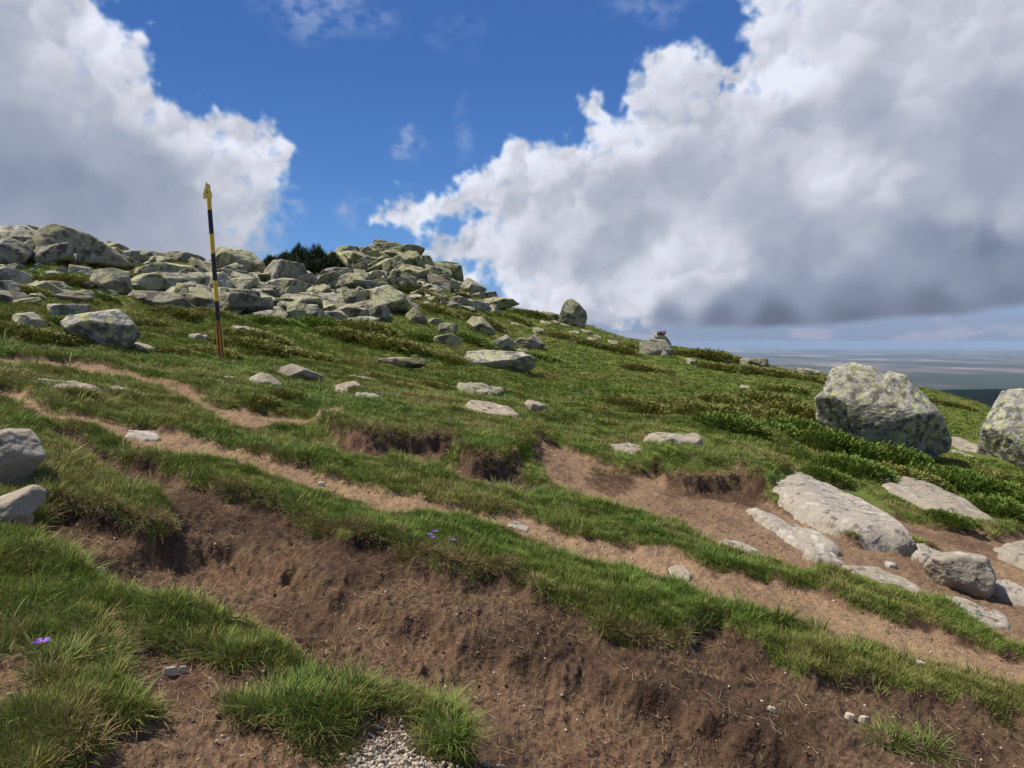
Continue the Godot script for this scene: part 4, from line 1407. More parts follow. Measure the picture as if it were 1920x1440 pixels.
func build_marker_pole() -> void:
	var foot := hit(415, 673)
	foot = on_ground(foot)
	var ahead := -foot.z
	var k := ahead / F                       # metres per photo pixel there
	var yellow := paint(Color(0.74, 0.46, 0.045), 0.18, 901)
	var black := paint(Color(0.012, 0.012, 0.016), 0.16, 905)
	var ochre := paint(Color(0.68, 0.36, 0.03), 0.2, 909)
	var rust := paint(Color(0.20, 0.06, 0.03), 0.3, 913)
	var root := base("marker_pole", foot)
	tag(root, "tall yellow and black striped marker pole with an arrow plate, standing in the grass", "pole")
	root.rotation.y = -atan2(foot.x, -foot.z)
	root.rotation.z = 0.052
	var bands := [[601, 564, black], [564, 526, yellow], [526, 476, black], [476, 440, yellow], [440, 396, black], [396, 350, yellow]]
	var r := 4.1 * k
	for b in bands:
		var o := part("band", tube(r, r * 0.995, (673 - b[0]) * k, (673 - b[1]) * k), b[2], root)
		o.set_meta("label", "black painted band" if b[2] == black else "yellow painted band")
	# foot: two rails either side of a rusty core, splayed towards the ground
	part("core", tube(r * 0.98, r * 0.96, -0.25, (673 - 601) * k), rust, root)
	for s in [-1.0, 1.0]:
		var st := SurfaceTool.new()
		st.begin(Mesh.PRIMITIVE_TRIANGLES)
		st.set_smooth_group(-1)
		var ys := [-0.25, 0.12, 0.4, 66.0 * k, 71.0 * k, 73.0 * k]
		var xs := [7.4 * k, 6.3 * k, 5.2 * k, 4.3 * k, 3.6 * k, 2.2 * k]
		for i in ys.size() - 1:
			box_between(st, Vector3(s * xs[i], ys[i], r * 0.5), Vector3(s * xs[i + 1], ys[i + 1], r * 0.5), 1.5 * k, 3.2 * k)
		st.generate_normals()
		part("base_rail", st.commit(), ochre, root)
	# a strip of flat iron down the front
	var st2 := SurfaceTool.new()
	st2.begin(Mesh.PRIMITIVE_TRIANGLES)
	st2.set_smooth_group(-1)
	box_between(st2, Vector3(0.6 * k, -0.1, r * 1.02), Vector3(0.6 * k, 66.0 * k, r * 1.02), 1.4 * k, 0.8 * k)
	st2.generate_normals()
	part("iron_strip", st2.commit(), ochre, root)
	var arrow := PackedVector2Array([Vector2(-8.2, 0), Vector2(-8.0, 9), Vector2(-3.4, 24), Vector2(-1.2, 33), Vector2(2.6, 22), Vector2(6.6, 12), Vector2(7.4, 2), Vector2(0, 1.2)])
	for i in arrow.size():
		arrow[i] = arrow[i] * k
	var ar := part("arrow_plate", plate(arrow, 0.006), paint(Color(0.80, 0.56, 0.12), 0.10, 917), root)
	ar.position = Vector3(-1.0 * k, (673 - 377) * k, r * 1.05)
	var mark := PackedVector2Array([Vector2(-1.3, 0), Vector2(-0.9, 2.0), Vector2(-0.5, 2.6), Vector2(-0.5, 5.0), Vector2(0.5, 5.0), Vector2(0.5, 2.6), Vector2(0.9, 2.0), Vector2(1.3, 0)])
	for i in mark.size():
		mark[i] = mark[i] * k
	var mk := part("painted_mark", plate(mark, 0.002), black, ar)
	mk.position = Vector3(-0.8 * k, 10.5 * k, 0.0045)

func box_between(st: SurfaceTool, a: Vector3, b: Vector3, w: float, d: float) -> void:
	var c := []
	for p in [a, b]:
		c.append_array([p + Vector3(-w / 2, 0, -d / 2), p + Vector3(w / 2, 0, -d / 2), p + Vector3(w / 2, 0, d / 2), p + Vector3(-w / 2, 0, d / 2)])
	for f in [[0, 4, 5, 1], [1, 5, 6, 2], [2, 6, 7, 3], [3, 7, 4, 0], [4, 7, 6, 5], [0, 1, 2, 3]]:
		for i in [0, 2, 1, 0, 3, 2]:
			st.add_vertex(c[f[i]])

# ------------------------------------------------------------------ cairn with a painted stone
func build_cairn() -> void:
	boulder("boulder", "mottled low boulder carrying the cairn on the skyline", [1197, 631, 1262, 668], 801, M.field[3], {"outline": [1197, 640, 1204, 634, 1225, 632, 1250, 634, 1262, 655, 1258, 668, 1200, 670], "depth": 0.8, "n": 26})
	boulder("boulder", "upright rounded rock of the skyline cairn under the painted stone", [1222, 618, 1260, 660], 802, M.field[0], {"outline": [1222, 632, 1228, 620, 1240, 618, 1250, 628, 1258, 640, 1260, 660, 1224, 662], "depth": 0.7, "n": 24, "bury": 0.1})
	var foot := hit(1236, 667)
	var k := -foot.z / F
	var root := base("painted_stone", Vector3(foot.x, foot.y, foot.z) + Vector3(2.0 * k, 41.0 * k, 6.0 * k))
	tag(root, "small dark red painted stone plate with white marks on top of the cairn", "marker")
	var sh := PackedVector2Array([Vector2(-8, -3), Vector2(-7.5, 3.5), Vector2(-2, 4), Vector2(8.5, 6.5), Vector2(9, 1.5), Vector2(6, -3.2)])
	for i in sh.size():
		sh[i] = sh[i] * k
	part("plate", plate(sh, 5.0 * k), plain_material(Color(0.16, 0.035, 0.03), 0.7), root)
	var w1 := PackedVector2Array([Vector2(0.5, 1.8), Vector2(1.5, 3.8), Vector2(7.8, 5.7), Vector2(8.2, 3.0), Vector2(4.0, 1.6)])
	var w2 := PackedVector2Array([Vector2(-6.4, 0.6), Vector2(-5.8, 2.4), Vector2(-4.0, 2.4), Vector2(-4.2, 0.6)])
	for w in [w1, w2]:
		for i in w.size():
			w[i] = w[i] * k
		var p := part("white_mark", plate(w, 0.004), plain_material(Color(0.78, 0.78, 0.78), 0.6), root)
		p.position.z = 2.5 * k + 0.003
	root.rotation.y = -0.2
	boulder("stone", "pale knobbly stone in the turf just below the cairn", [1239, 659, 1254, 673], 803, M.pale, {"n": 12, "category": "stone"})

# ------------------------------------------------------------------ shrubs
func leaf(st: SurfaceTool, at: Vector3, dir: Vector3, side: Vector3, length: float, width: float, c: Color) -> void:
	st.set_color(c)
	st.set_normal(side.cross(dir).normalized())
	st.add_vertex(at - side * width * 0.5)
	st.add_vertex(at + dir * length)
	st.add_vertex(at + side * width * 0.5)

# A juniper mat of unit radius: many short upturned sprays over a low cushion.
func juniper_mesh(sd: int, height: float, sprays: int, green: Color, tip: Color) -> ArrayMesh:
	var g := RandomNumberGenerator.new()
	g.seed = sd
	var n := noise(FastNoiseLite.TYPE_SIMPLEX_SMOOTH, 1.6, 3, sd)
	var st := SurfaceTool.new()
	st.begin(Mesh.PRIMITIVE_TRIANGLES)
	for i in sprays:
		var a := g.randf() * TAU
		var rim := 0.86 + 0.34 * n.get_noise_2d(cos(a) * 1.5, sin(a) * 1.5)
		var r := sqrt(g.randf()) * rim
		var p := Vector3(cos(a) * r, 0, sin(a) * r)
		var dome := sqrt(maxf(0.0, 1.0 - pow(r / rim, 2.4)))
		var lump := 0.72 + 0.55 * n.get_noise_2d(p.x * 2.2, p.z * 2.2)
		p.y = height * dome * lump * (0.55 + 0.45 * sqrt(g.randf()))
		var out := Vector3(cos(a), 0, sin(a)) * (0.35 + 0.6 * r) + Vector3(g.randf_range(-0.8, 0.8), g.randf_range(0.15, 0.8), g.randf_range(-0.8, 0.8))
		var dir := out.normalized()
		var l := g.randf_range(0.055, 0.115)
		var mixed := green.lerp(tip, pow(g.randf(), 1.3))
		var side := dir.cross(Vector3.UP + Vector3(g.randf_range(-0.4, 0.4), 0, g.randf_range(-0.4, 0.4))).normalized()
		var up := side.cross(dir)
		for j in 9:
			var t := (j + 0.5) / 9.0
			var s := side if j % 2 else -side
			var dd := (dir * 0.75 + s * g.randf_range(0.3, 0.8) + up * g.randf_range(-0.5, 0.5)).normalized()
			var k := g.randf_range(0.8, 1.2)
			leaf(st, p + dir * l * t, dd, dd.cross(up).normalized(), l * g.randf_range(0.32, 0.5), 0.024, Color(mixed.r * k, mixed.g * k, mixed.b * k))
		leaf(st, p + dir * l * 0.8, dir, side, l * 0.5, 0.024, mixed)
	return st.commit()

func stems_mesh(sd: int, height: float) -> ArrayMesh:
	var g := RandomNumberGenerator.new()
	g.seed = sd
	var st := SurfaceTool.new()
	st.begin(Mesh.PRIMITIVE_TRIANGLES)
	st.set_smooth_group(-1)
	for i in 16:
		var a := g.randf() * TAU
		var l := g.randf_range(0.35, 0.75)
		var p0 := Vector3(0, -0.05, 0)
		var p1 := Vector3(cos(a) * l * 0.5, height * 0.25, sin(a) * l * 0.5)
		var p2 := Vector3(cos(a) * l, height * 0.45, sin(a) * l)
		for s in [[p0, p1, 0.02], [p1, p2, 0.012]]:
			box_between(st, s[0], s[1], s[2], s[2])
	st.generate_normals()
	return st.commit()

func stand_on_slope(o: Node3D, turn: float) -> void:
	var p := o.position
	var e := 0.4
	var nx := (base_h(p.x + e, p.z) - base_h(p.x - e, p.z)) / (2 * e)
	var nz := (base_h(p.x, p.z + e) - base_h(p.x, p.z - e)) / (2 * e)
	var up := Vector3(-nx, 1, -nz).normalized()
	var right := Vector3(cos(turn), 0, -sin(turn))
	right = (right - up * right.dot(up)).normalized()
	o.basis = Basis(right, up, right.cross(up))

func build_shrubs() -> void:
	var green := Color(0.098, 0.122, 0.028)
	var tip := Color(0.250, 0.245, 0.070)
	var lush := Color(0.075, 0.130, 0.022)
	var lush_tip := Color(0.165, 0.220, 0.042)
	var kinds: Array = []
	for i in 4:
		kinds.append([juniper_mesh(1000 + i, 0.34, 2300, green, tip), stems_mesh(1050 + i, 0.3)])
	for i in 2:
		kinds.append([juniper_mesh(1020 + i, 0.42, 2600, lush, lush_tip), stems_mesh(1060 + i, 0.4)])
	var lm := leaf_material(Color(1, 1, 1), 0.5)
	var wood := plain_material(Color(0.09, 0.06, 0.04), 0.9)
	# photo x, y of the middle of the foot line, half width in photo pixels, height factor, kind (0 juniper, 1 lush), place
	var at := [
		# the big mat beside the notched boulder
		[1180, 768, 62, 1.0, 0, "mat"], [1230, 782, 80, 1.0, 0, "mat"], [1290, 776, 85, 1.0, 0, "mat"], [1340, 800, 90, 1.0, 0, "mat"], [1370, 768, 80, 1.0, 0, "mat"], [1420, 792, 95, 1.1, 0, "mat"], [1450, 765, 80, 1.0, 0, "mat"], [1490, 790, 80, 1.2, 0, "mat"], [1510, 820, 75, 1.0, 1, "mat"], [1440, 822, 90, 0.9, 1, "mat"], [1370, 830, 80, 0.9, 1, "mat"],
		# in front of the notched boulder
		[1560, 850, 75, 1.2, 1, "foot"], [1620, 862, 70, 1.2, 1, "foot"], [1680, 872, 75, 1.1, 1, "foot"], [1600, 892, 85, 1.0, 1, "foot"], [1690, 900, 85, 1.0, 0, "foot"], [1545, 905, 55, 1.0, 1, "foot"], [1750, 900, 70, 1.0, 1, "foot"],
		# below the tall leaning boulder
		[1800, 905, 70, 1.1, 1, "ledge"], [1860, 930, 85, 1.1, 1, "ledge"], [1920, 920, 80, 1.1, 0, "ledge"], [1880, 970, 85, 1.0, 1, "ledge"], [1960, 965, 80, 1.0, 1, "ledge"], [1780, 985, 55, 0.8, 1, "ledge"], [1590, 935, 40, 0.8, 1, "ledge"],
		# by the upper path and between rocks
		[485, 758, 52, 1.3, 0, "path"], [540, 752, 42, 1.1, 0, "path"], [690, 750, 42, 0.9, 0, "path"], [720, 708, 45, 0.7, 0, "path"], [770, 728, 55, 0.7, 0, "path"], [820, 722, 40, 0.7, 0, "path"], [150, 748, 40, 0.7, 0, "path"],
		# on the slope behind the pole
		[470, 655, 80, 0.9, 0, "pole"], [400, 662, 70, 0.8, 0, "pole"], [540, 662, 60, 0.8, 0, "pole"], [590, 668, 50, 0.8, 0, "pole"], [480, 640, 70, 0.8, 0, "pole"], [330, 660, 50, 0.7, 0, "pole"], [640, 640, 60, 0.9, 0, "pole"], [700, 648, 75, 0.9, 0, "pole"], [755, 655, 60, 0.9, 0, "pole"], [690, 628, 70, 0.8, 0, "pole"], [850, 676, 40, 0.9, 0, "pole"], [600, 622, 60, 0.8, 1, "pole"], [520, 618, 60, 0.8, 1, "pole"],
		# round the overhanging boulder
		[60, 640, 70, 1.0, 0, "overhang"], [120, 645, 60, 1.0, 0, "overhang"], [20, 632, 60, 1.0, 0, "overhang"], [40, 605, 60, 1.0, 0, "overhang"], [110, 608, 40, 0.9, 1, "overhang"], [290, 608, 50, 0.8, 0, "overhang"], [340, 600, 60, 0.8, 0, "overhang"], [280, 630, 40, 0.7, 0, "overhang"], [400, 604, 60, 0.8, 0, "overhang"],
		# in the boulder heap and on the crest
		[90, 524, 55, 1.0, 0, "heap"], [140, 530, 45, 1.0, 0, "heap"], [40, 560, 50, 0.9, 0, "heap"], [190, 566, 40, 0.8, 1, "heap"], [265, 472, 40, 1.0, 0, "crest"], [300, 474, 30, 1.0, 0, "crest"], [345, 490, 45, 1.2, 0, "crest"], [380, 494, 35, 1.0, 0, "crest"], [540, 575, 30, 0.9, 1, "heap"], [590, 600, 45, 0.8, 1, "heap"], [380, 555, 40, 0.8, 0, "heap"], [300, 530, 35, 0.6, 0, "heap"],
		# below the tor
		[780, 552, 50, 0.7, 0, "tor"], [820, 560, 45, 0.7, 0, "tor"], [745, 582, 60, 0.8, 1, "tor"], [830, 590, 55, 0.8, 0, "tor"], [900, 610, 50, 0.8, 0, "tor"], [960, 600, 45, 0.9, 0, "tor"], [1000, 598, 40, 0.9, 0, "tor"], [880, 640, 60, 0.8, 1, "tor"], [800, 640, 50, 0.8, 1, "tor"], [570, 512, 50, 0.7, 0, "tor"], [700, 525, 40, 0.6, 0, "tor"], [730, 532, 45, 0.6, 0, "tor"], [960, 575, 30, 0.9, 0, "tor"],
		# along the right-hand skyline
		[1160, 664, 50, 1.1, 0, "brow"], [1185, 658, 40, 1.4, 0, "brow"], [1110, 655, 45, 0.8, 0, "brow"], [1060, 640, 45, 0.7, 0, "brow"], [1210, 690, 60, 0.5, 0, "brow"], [1300, 668, 50, 0.9, 0, "brow"], [1345, 676, 55, 0.9, 0, "brow"], [1400, 700, 60, 0.7, 0, "brow"], [1460, 706, 60, 0.8, 0, "brow"], [1520, 716, 50, 0.8, 0, "brow"], [1350, 695, 60, 0.6, 0, "brow"], [1760, 752, 50, 0.6, 0, "brow"], [1800, 765, 45, 0.6, 0, "brow"], [1480, 735, 60, 0.7, 0, "brow"], [1010, 668, 50, 0.5, 1, "brow"], [1250, 660, 40, 0.7, 0, "brow"],
	]
	var told := {
		"mat": ["low juniper cushion in the wide mat spreading beside the notched lichen boulder", "junipers of the wide mat"],
		"foot": ["leafy green shrub crowding the foot of the notched lichen boulder", "shrubs at the foot of the notched boulder"],
		"ledge": ["bright green shrub spreading below the tall leaning lichen boulder", "shrubs below the leaning boulder"],
		"path": ["small dark juniper tuft beside the paths and pale flat rocks", "juniper tufts by the paths"],
		"pole": ["flat dark juniper mat on the turf behind the marker pole", "juniper mats behind the marker pole"],
		"overhang": ["juniper growing round the big overhanging boulder", "junipers round the overhanging boulder"],
		"heap": ["green shrub growing between boulders of the heap", "shrubs between the boulders"],
		"crest": ["green juniper cushion on the crest of the boulder heap", "junipers on the crest"],
		"tor": ["low juniper patch in the turf around the tor", "junipers around the tor"],
		"brow": ["low juniper patch along the grassy brow of the hill", "junipers along the brow"],
	}
	for a in at:
		var p := on_ground(hit(a[0], a[1]))
		var s: float = a[2] / F * -p.z
		var kd: Array = kinds[4 + rng.randi() % 2] if a[4] == 1 else kinds[rng.randi() % 4]
		var root := base("juniper_shrub" if a[4] == 0 else "green_shrub", p)
		var girth := "broad" if s > 0.9 else ("middling" if s > 0.55 else "little")
		tag(root, girth + " " + told[a[5]][0], "shrub", told[a[5]][1])
		stand_on_slope(root, rng.randf() * TAU)
		root.basis = root.basis * Basis.from_scale(Vector3(s, s * a[3] * rng.randf_range(0.8, 1.1), s))
		part("foliage", kd[0], lm, root)
		part("stems", kd[1], wood, root)

# ------------------------------------------------------------------ dwarf pines on the crest
func build_pines() -> void:
	var lm := leaf_material(Color(1, 1, 1), 0.2)
	var wood := plain_material(Color(0.07, 0.05, 0.035), 0.9)
	var list := [[510, 516, 34, 32, "small low pine bush at the end of the pine clump"], [536, 518, 34, 46, "narrow young pine standing ahead of the clump's edge"], [562, 520, 44, 66, "tall dark pine with the highest tip in the clump on the crest"], [596, 520, 44, 66, "broad dark pine in the middle of the clump on the crest"], [624, 520, 34, 54, "dark pine bush leaning against the tor's boulders"]]
	var seed_ := 1200
	for a in list:
		seed_ += 7
		var g := RandomNumberGenerator.new()
		g.seed = seed_
		var p := on_ground(hit(a[0], a[1]))
		var k := -p.z / F
		var root := base("pine_tree", p)
		tag(root, a[4], "pine", "dwarf pines on the crest")
		var st := SurfaceTool.new()
		st.begin(Mesh.PRIMITIVE_TRIANGLES)
		var w: float = a[2] * k * 0.85
		var h: float = a[3] * k
		var n := noise(FastNoiseLite.TYPE_SIMPLEX_SMOOTH, 0.9, 2, seed_)
		# upturned shoots, each a brush of needles
		for i in 1500:
			var t := pow(g.randf(), 1.1)
			var ang := g.randf() * TAU
			var lobes := 0.75 + 0.45 * n.get_noise_2d(cos(ang) * 1.4, sin(ang) * 1.4 + t * 2.0)
			var rad := w * (1.0 - pow(t, 2.6) * 0.86) * lobes * sqrt(g.randf_range(0.25, 1.0))
			var at := Vector3(cos(ang) * rad, h * (0.06 + 0.82 * t * (0.8 + 0.3 * n.get_noise_2d(cos(ang) * 2.0 + 7.0, sin(ang) * 2.0))), sin(ang) * rad)
			var dir := (Vector3(cos(ang), 0, sin(ang)) * (0.7 - 0.5 * t) + Vector3.UP * g.randf_range(0.5, 1.2) + Vector3(g.randf_range(-0.3, 0.3), 0, g.randf_range(-0.3, 0.3))).normalized()
			var l := g.randf_range(0.14, 0.30)
			var c := Color(0.018, 0.036, 0.013).lerp(Color(0.045, 0.07, 0.02), pow(g.randf(), 2.5))
			for j in 12:
				var u := (j + 0.5) / 12.0
				var d := (dir * 0.8 + Vector3(g.randf_range(-1, 1), g.randf_range(-0.5, 0.8), g.randf_range(-1, 1)) * 0.75).normalized()
				leaf(st, at + dir * l * u, d, d.cross(dir).normalized(), g.randf_range(0.08, 0.14), 0.022, c * g.randf_range(0.8, 1.2))
		part("crown", st.commit(), lm, root)
		var tr := SurfaceTool.new()
		tr.begin(Mesh.PRIMITIVE_TRIANGLES)
		tr.set_smooth_group(-1)
		box_between(tr, Vector3(0, -0.2, 0), Vector3(0.05, h * 0.8, 0), 0.09, 0.09)
		for i in 9:
			var ang := g.randf() * TAU
			var y := h * g.randf_range(0.1, 0.5)
			box_between(tr, Vector3(0.02, y, 0), Vector3(cos(ang) * w * 0.6, y + h * 0.22, sin(ang) * w * 0.6), 0.04, 0.04)
		tr.generate_normals()
		part("trunk", tr.commit(), wood, root)

# ------------------------------------------------------------------ grass
const RW := 1300
const RH := 1100
var covered := PackedByteArray()

func cover_rocks() -> void:
	covered.resize(RW * RH)      # 2 cm cells, same plan as the soil
	for f in feet:
		var reach: float = maxf(f[2], f[3]) * 0.95
		var c := cos(f[4])
		var s := sin(f[4])
		for iy in range(maxi(0, int((-f[1] - reach - MD) * MS)), mini(RH, int((-f[1] + reach - MD) * MS) + 1)):
			for ixx in range(maxi(0, int((f[0] - reach - MX) * MS)), mini(RW, int((f[0] + reach - MX) * MS) + 1)):
				var dx: float = MX + ixx / MS - f[0]
				var dz: float = -(MD + iy / MS) - f[1]
				var u: float = (dx * c - dz * s) / f[2]
				var v: float = (dx * s + dz * c) / f[3]
				if u * u + v * v < 0.80:
					covered[iy * RW + ixx] = 1

func is_covered(x: float, d: float) -> bool:
	var ixx := int((x - MX) * MS)
	var iy := int((d - MD) * MS)
	return ixx >= 0 and iy >= 0 and ixx < RW and iy < RH and covered[iy * RW + ixx] == 1

func tuft_mesh(sd: int, blades: int, spread: float, length: Vector2, width: float, bend: float, segs: int) -> ArrayMesh:
	var g := RandomNumberGenerator.new()
	g.seed = sd
	var vs := PackedVector3Array()
	var ns := PackedVector3Array()
	var cs := PackedColorArray()
	var ix := PackedInt32Array()
	for b in blades:
		var a := g.randf() * TAU
		var r := spread * sqrt(g.randf())
		var p := Vector3(cos(a) * r, -0.01, sin(a) * r)
		var a2 := a + g.randf_range(-1.0, 1.0)
		var out := Vector3(cos(a2), 0, sin(a2))
		var l := g.randf_range(length.x, length.y)
		var side := Vector3(-sin(a2 + 0.6), 0, cos(a2 + 0.6))
		var lean := g.randf_range(0.1, 1.0) * bend
		var k := g.randf_range(0.75, 1.25)
		var c := Color(k, k * g.randf_range(0.94, 1.06), k * 0.95)
		var first := vs.size()
		var at := p
		var dir := (Vector3.UP + out * lean * 0.35).normalized()
		for s in segs + 1:
			var t := float(s) / segs
			var w := width * (1.0 - pow(t, 1.5))
			var nn := (dir.cross(side) * -1.0).normalized()
			if s < segs:
				vs.append(at - side * w * 0.5)
				vs.append(at + side * w * 0.5)
				ns.append(nn)
				ns.append(nn)
				cs.append(c)
				cs.append(c)
			else:
				vs.append(at)
				ns.append(nn)
				cs.append(c)
			dir = (dir + out * lean * 0.55 - Vector3.UP * lean * 0.25 * t).normalized()
			at += dir * l / segs
		for s in segs:
			var q := first + s * 2
			if s < segs - 1:
				ix.append_array([q, q + 2, q + 3, q, q + 3, q + 1])
			else:
				ix.append_array([q, q + 2, q + 1])
	return mesh_of(vs, ns, cs, ix)

func scatter(called: String, label: String, category: String, me: Mesh, m: Material, places: PackedFloat32Array) -> void:
	if places.is_empty():
		return
	var mm := MultiMesh.new()
	mm.transform_format = MultiMesh.TRANSFORM_3D
	mm.use_colors = true
	mm.mesh = me
	mm.instance_count = places.size() / 16
	mm.buffer = places
	var o := MultiMeshInstance3D.new()
	o.name = numbered(called)
	o.multimesh = mm
	o.material_override = m
	o.set_meta("kind", "stuff")
	tag(o, label, category)
	add_child(o)

func put(to: PackedFloat32Array, b: Basis, p: Vector3, c: Color) -> void:
	to.append_array(PackedFloat32Array([b.x.x, b.y.x, b.z.x, p.x, b.x.y, b.y.y, b.z.y, p.y, b.x.z, b.y.z, b.z.z, p.z, c.r, c.g, c.b, 1.0]))

const LUSH := Color(0.096, 0.172, 0.028)
const MEADOW := Color(0.158, 0.222, 0.044)
const OLIVE := Color(0.215, 0.212, 0.070)
const STRAW := Color(0.290, 0.220, 0.115)

func grass_color(x: float, d: float, dry: float) -> Color:
	var n := tn_patch.get_noise_2d(x * 0.9 + 20.0, d * 0.9)
	var n2 := tn_small.get_noise_2d(x * 0.7, d * 0.7 + 60.0)
	var t := clampf(0.5 + 0.95 * n + 0.45 * n2 + rng.randf_range(-0.25, 0.25) + 0.28 * (1.0 - smoothstep(2.5, 5.5, d)), 0.0, 1.0)
	var c := LUSH.lerp(MEADOW, smoothstep(0.0, 0.5, t)).lerp(OLIVE, smoothstep(0.5, 1.0, t))
	if rng.randf() < dry:
		c = c.lerp(STRAW, rng.randf_range(0.4, 1.0))
	return c

func build_grass() -> void:
	cover_rocks()
	var lm := leaf_material(Color(1, 1, 1), 0.5)
	var short: Array = []
	var places: Array = []
	for i in 3:
		short.append(tuft_mesh(1300 + i, 13, 0.035, Vector2(0.025, 0.062), 0.0042, 1.2, 2))
		places.append(PackedFloat32Array())
	var lush := tuft_mesh(1310, 22, 0.045, Vector2(0.06, 0.14), 0.005, 1.6, 3)
	var lush_p := PackedFloat32Array()
	var dry := tuft_mesh(1320, 18, 0.04, Vector2(0.05, 0.11), 0.004, 2.2, 3)
	var dry_p := PackedFloat32Array()
	var farm := tuft_mesh(1330, 12, 0.10, Vector2(0.035, 0.08), 0.016, 1.1, 2)
	var far_p := PackedFloat32Array()
	var lo := log(1.5)
	var hi := log(16.0)
	for i in 330000:
		var r := exp(rng.randf_range(lo, hi))
		var a := rng.randf_range(-0.78, 0.78)
		var x := sin(a) * r
		var d := cos(a) * r
		var s := soil_at(x, d)
		if s > 0.36 or is_covered(x, d):
			continue
		var edge := smoothstep(0.02, 0.22, s)
		if s > 0.2 and rng.randf() < 0.5:
			continue
		var h := ground_h(x, -d)
		var cl := tn_small.get_noise_2d(x * 0.6 + 200.0, d * 0.6)
		var gap := tn_patch.get_noise_2d(x * 1.5 + 300.0, d * 1.5)
		if gap < -0.28 and r < 9.0 and rng.randf() < 0.55:
			continue
		var k := rng.randf_range(0.75, 1.25) * (1.0 + 0.35 * cl)
		var wide := k * (1.0 + 0.9 * smoothstep(3.0, 14.0, r))
		var b := Basis(Vector3.UP, rng.randf() * TAU)
		b = Basis(Vector3(0.25 + rng.randf_range(-1.2, 1.2), 0, -1 + rng.randf_range(-0.6, 1.0)).normalized(), rng.randf_range(0.0, 0.55)) * b      # combed by the wind
		b = b * Basis.from_scale(Vector3(wide, k, wide))
		var c := grass_color(x, d, 0.12 + 0.12 * (1.0 - smoothstep(2.5, 5.5, r)) + 0.34 * edge + 0.45 * smoothstep(0.05, 0.35, -gap))
		var roll := rng.randf()
		if roll < 0.085 and (cl > 0.08 or edge > 0.2) and r < 13.0:
			put(lush_p, b.scaled(Vector3.ONE * rng.randf_range(0.6, 1.05)), Vector3(x, h, -d), c.lerp(LUSH, 0.35))
		elif edge > 0.15 and roll < 0.30:
			put(dry_p, b, Vector3(x, h, -d), STRAW.lerp(c, rng.randf_range(0.0, 0.8)))
		else:
			put(places[i % 3], b, Vector3(x, h, -d), c)
	lo = log(13.0)
	hi = log(80.0)
	for i in 170000:
		var r := exp(rng.randf_range(lo, hi))
		var a := rng.randf_range(-0.76, 0.76)
		var x := sin(a) * r
		var d := cos(a) * r
		if soil_at(x, d) > 0.4 or is_covered(x, d):
			continue
		var k := rng.randf_range(0.7, 1.3)
		var wide := k * (1.0 + 1.4 * smoothstep(14.0, 70.0, r))
		put(far_p, Basis(Vector3.UP, rng.randf() * TAU) * Basis.from_scale(Vector3(wide, k, wide)), Vector3(x, ground_h(x, -d), -d), grass_color(x * 0.5, d * 0.5, 0.06))
	for i in 3:
		scatter("grass", "short green turf grass covering the ground beside the paths", "grass", short[i], lm, places[i])
	# roots and dead grass hanging over the cut banks
	var lips := [[622, 816, 645, 834, 700, 844, 770, 848, 850, 843], [864, 862, 872, 882, 915, 891, 952, 888, 966, 866], [1110, 871, 1196, 881], [1240, 882, 1258, 903, 1330, 906, 1394, 902, 1436, 922], [940, 800, 1000, 812, 1060, 818, 1130, 826, 1200, 836], [740, 1008, 760, 1033, 860, 1054, 960, 1064, 990, 1086], [1130, 1154, 1200, 1169, 1290, 1182], [400, 896, 412, 913, 470, 924], [110, 940, 180, 950, 260, 968, 320, 958], [560, 952, 620, 986, 700, 1000]]
	for l in lips:
		for j in range(0, l.size() - 2, 2):
			for i in int(Vector2(l[j + 2] - l[j], l[j + 3] - l[j + 1]).length() * 1.1):
				var f := rng.randf()
				var p := hit(lerpf(l[j], l[j + 2], f), lerpf(l[j + 1], l[j + 3], f) + rng.randf_range(-4.0, 1.0))
				p = on_ground(p)
				var b := Basis(Vector3(1, 0, 0).rotated(Vector3.UP, rng.randf_range(-0.6, 0.6)), rng.randf_range(0.5, 1.7)) * Basis(Vector3.UP, rng.randf() * TAU) * Basis.from_scale(Vector3.ONE * rng.randf_range(0.5, 0.95))
				put(dry_p, b, p + Vector3(0, 0.01, 0), STRAW.lerp(Color(0.10, 0.075, 0.045), rng.randf()) if rng.randf() < 0.75 else OLIVE)
	scatter("grass", "longer lush grass growing in tufts along the path edges", "grass", lush, lm, lush_p)
	scatter("grass", "dry straw-coloured grass fringing the bare soil", "grass", dry, lm, dry_p)
	scatter("grass", "green upland turf grass covering the far slope", "grass", farm, lm, far_p)

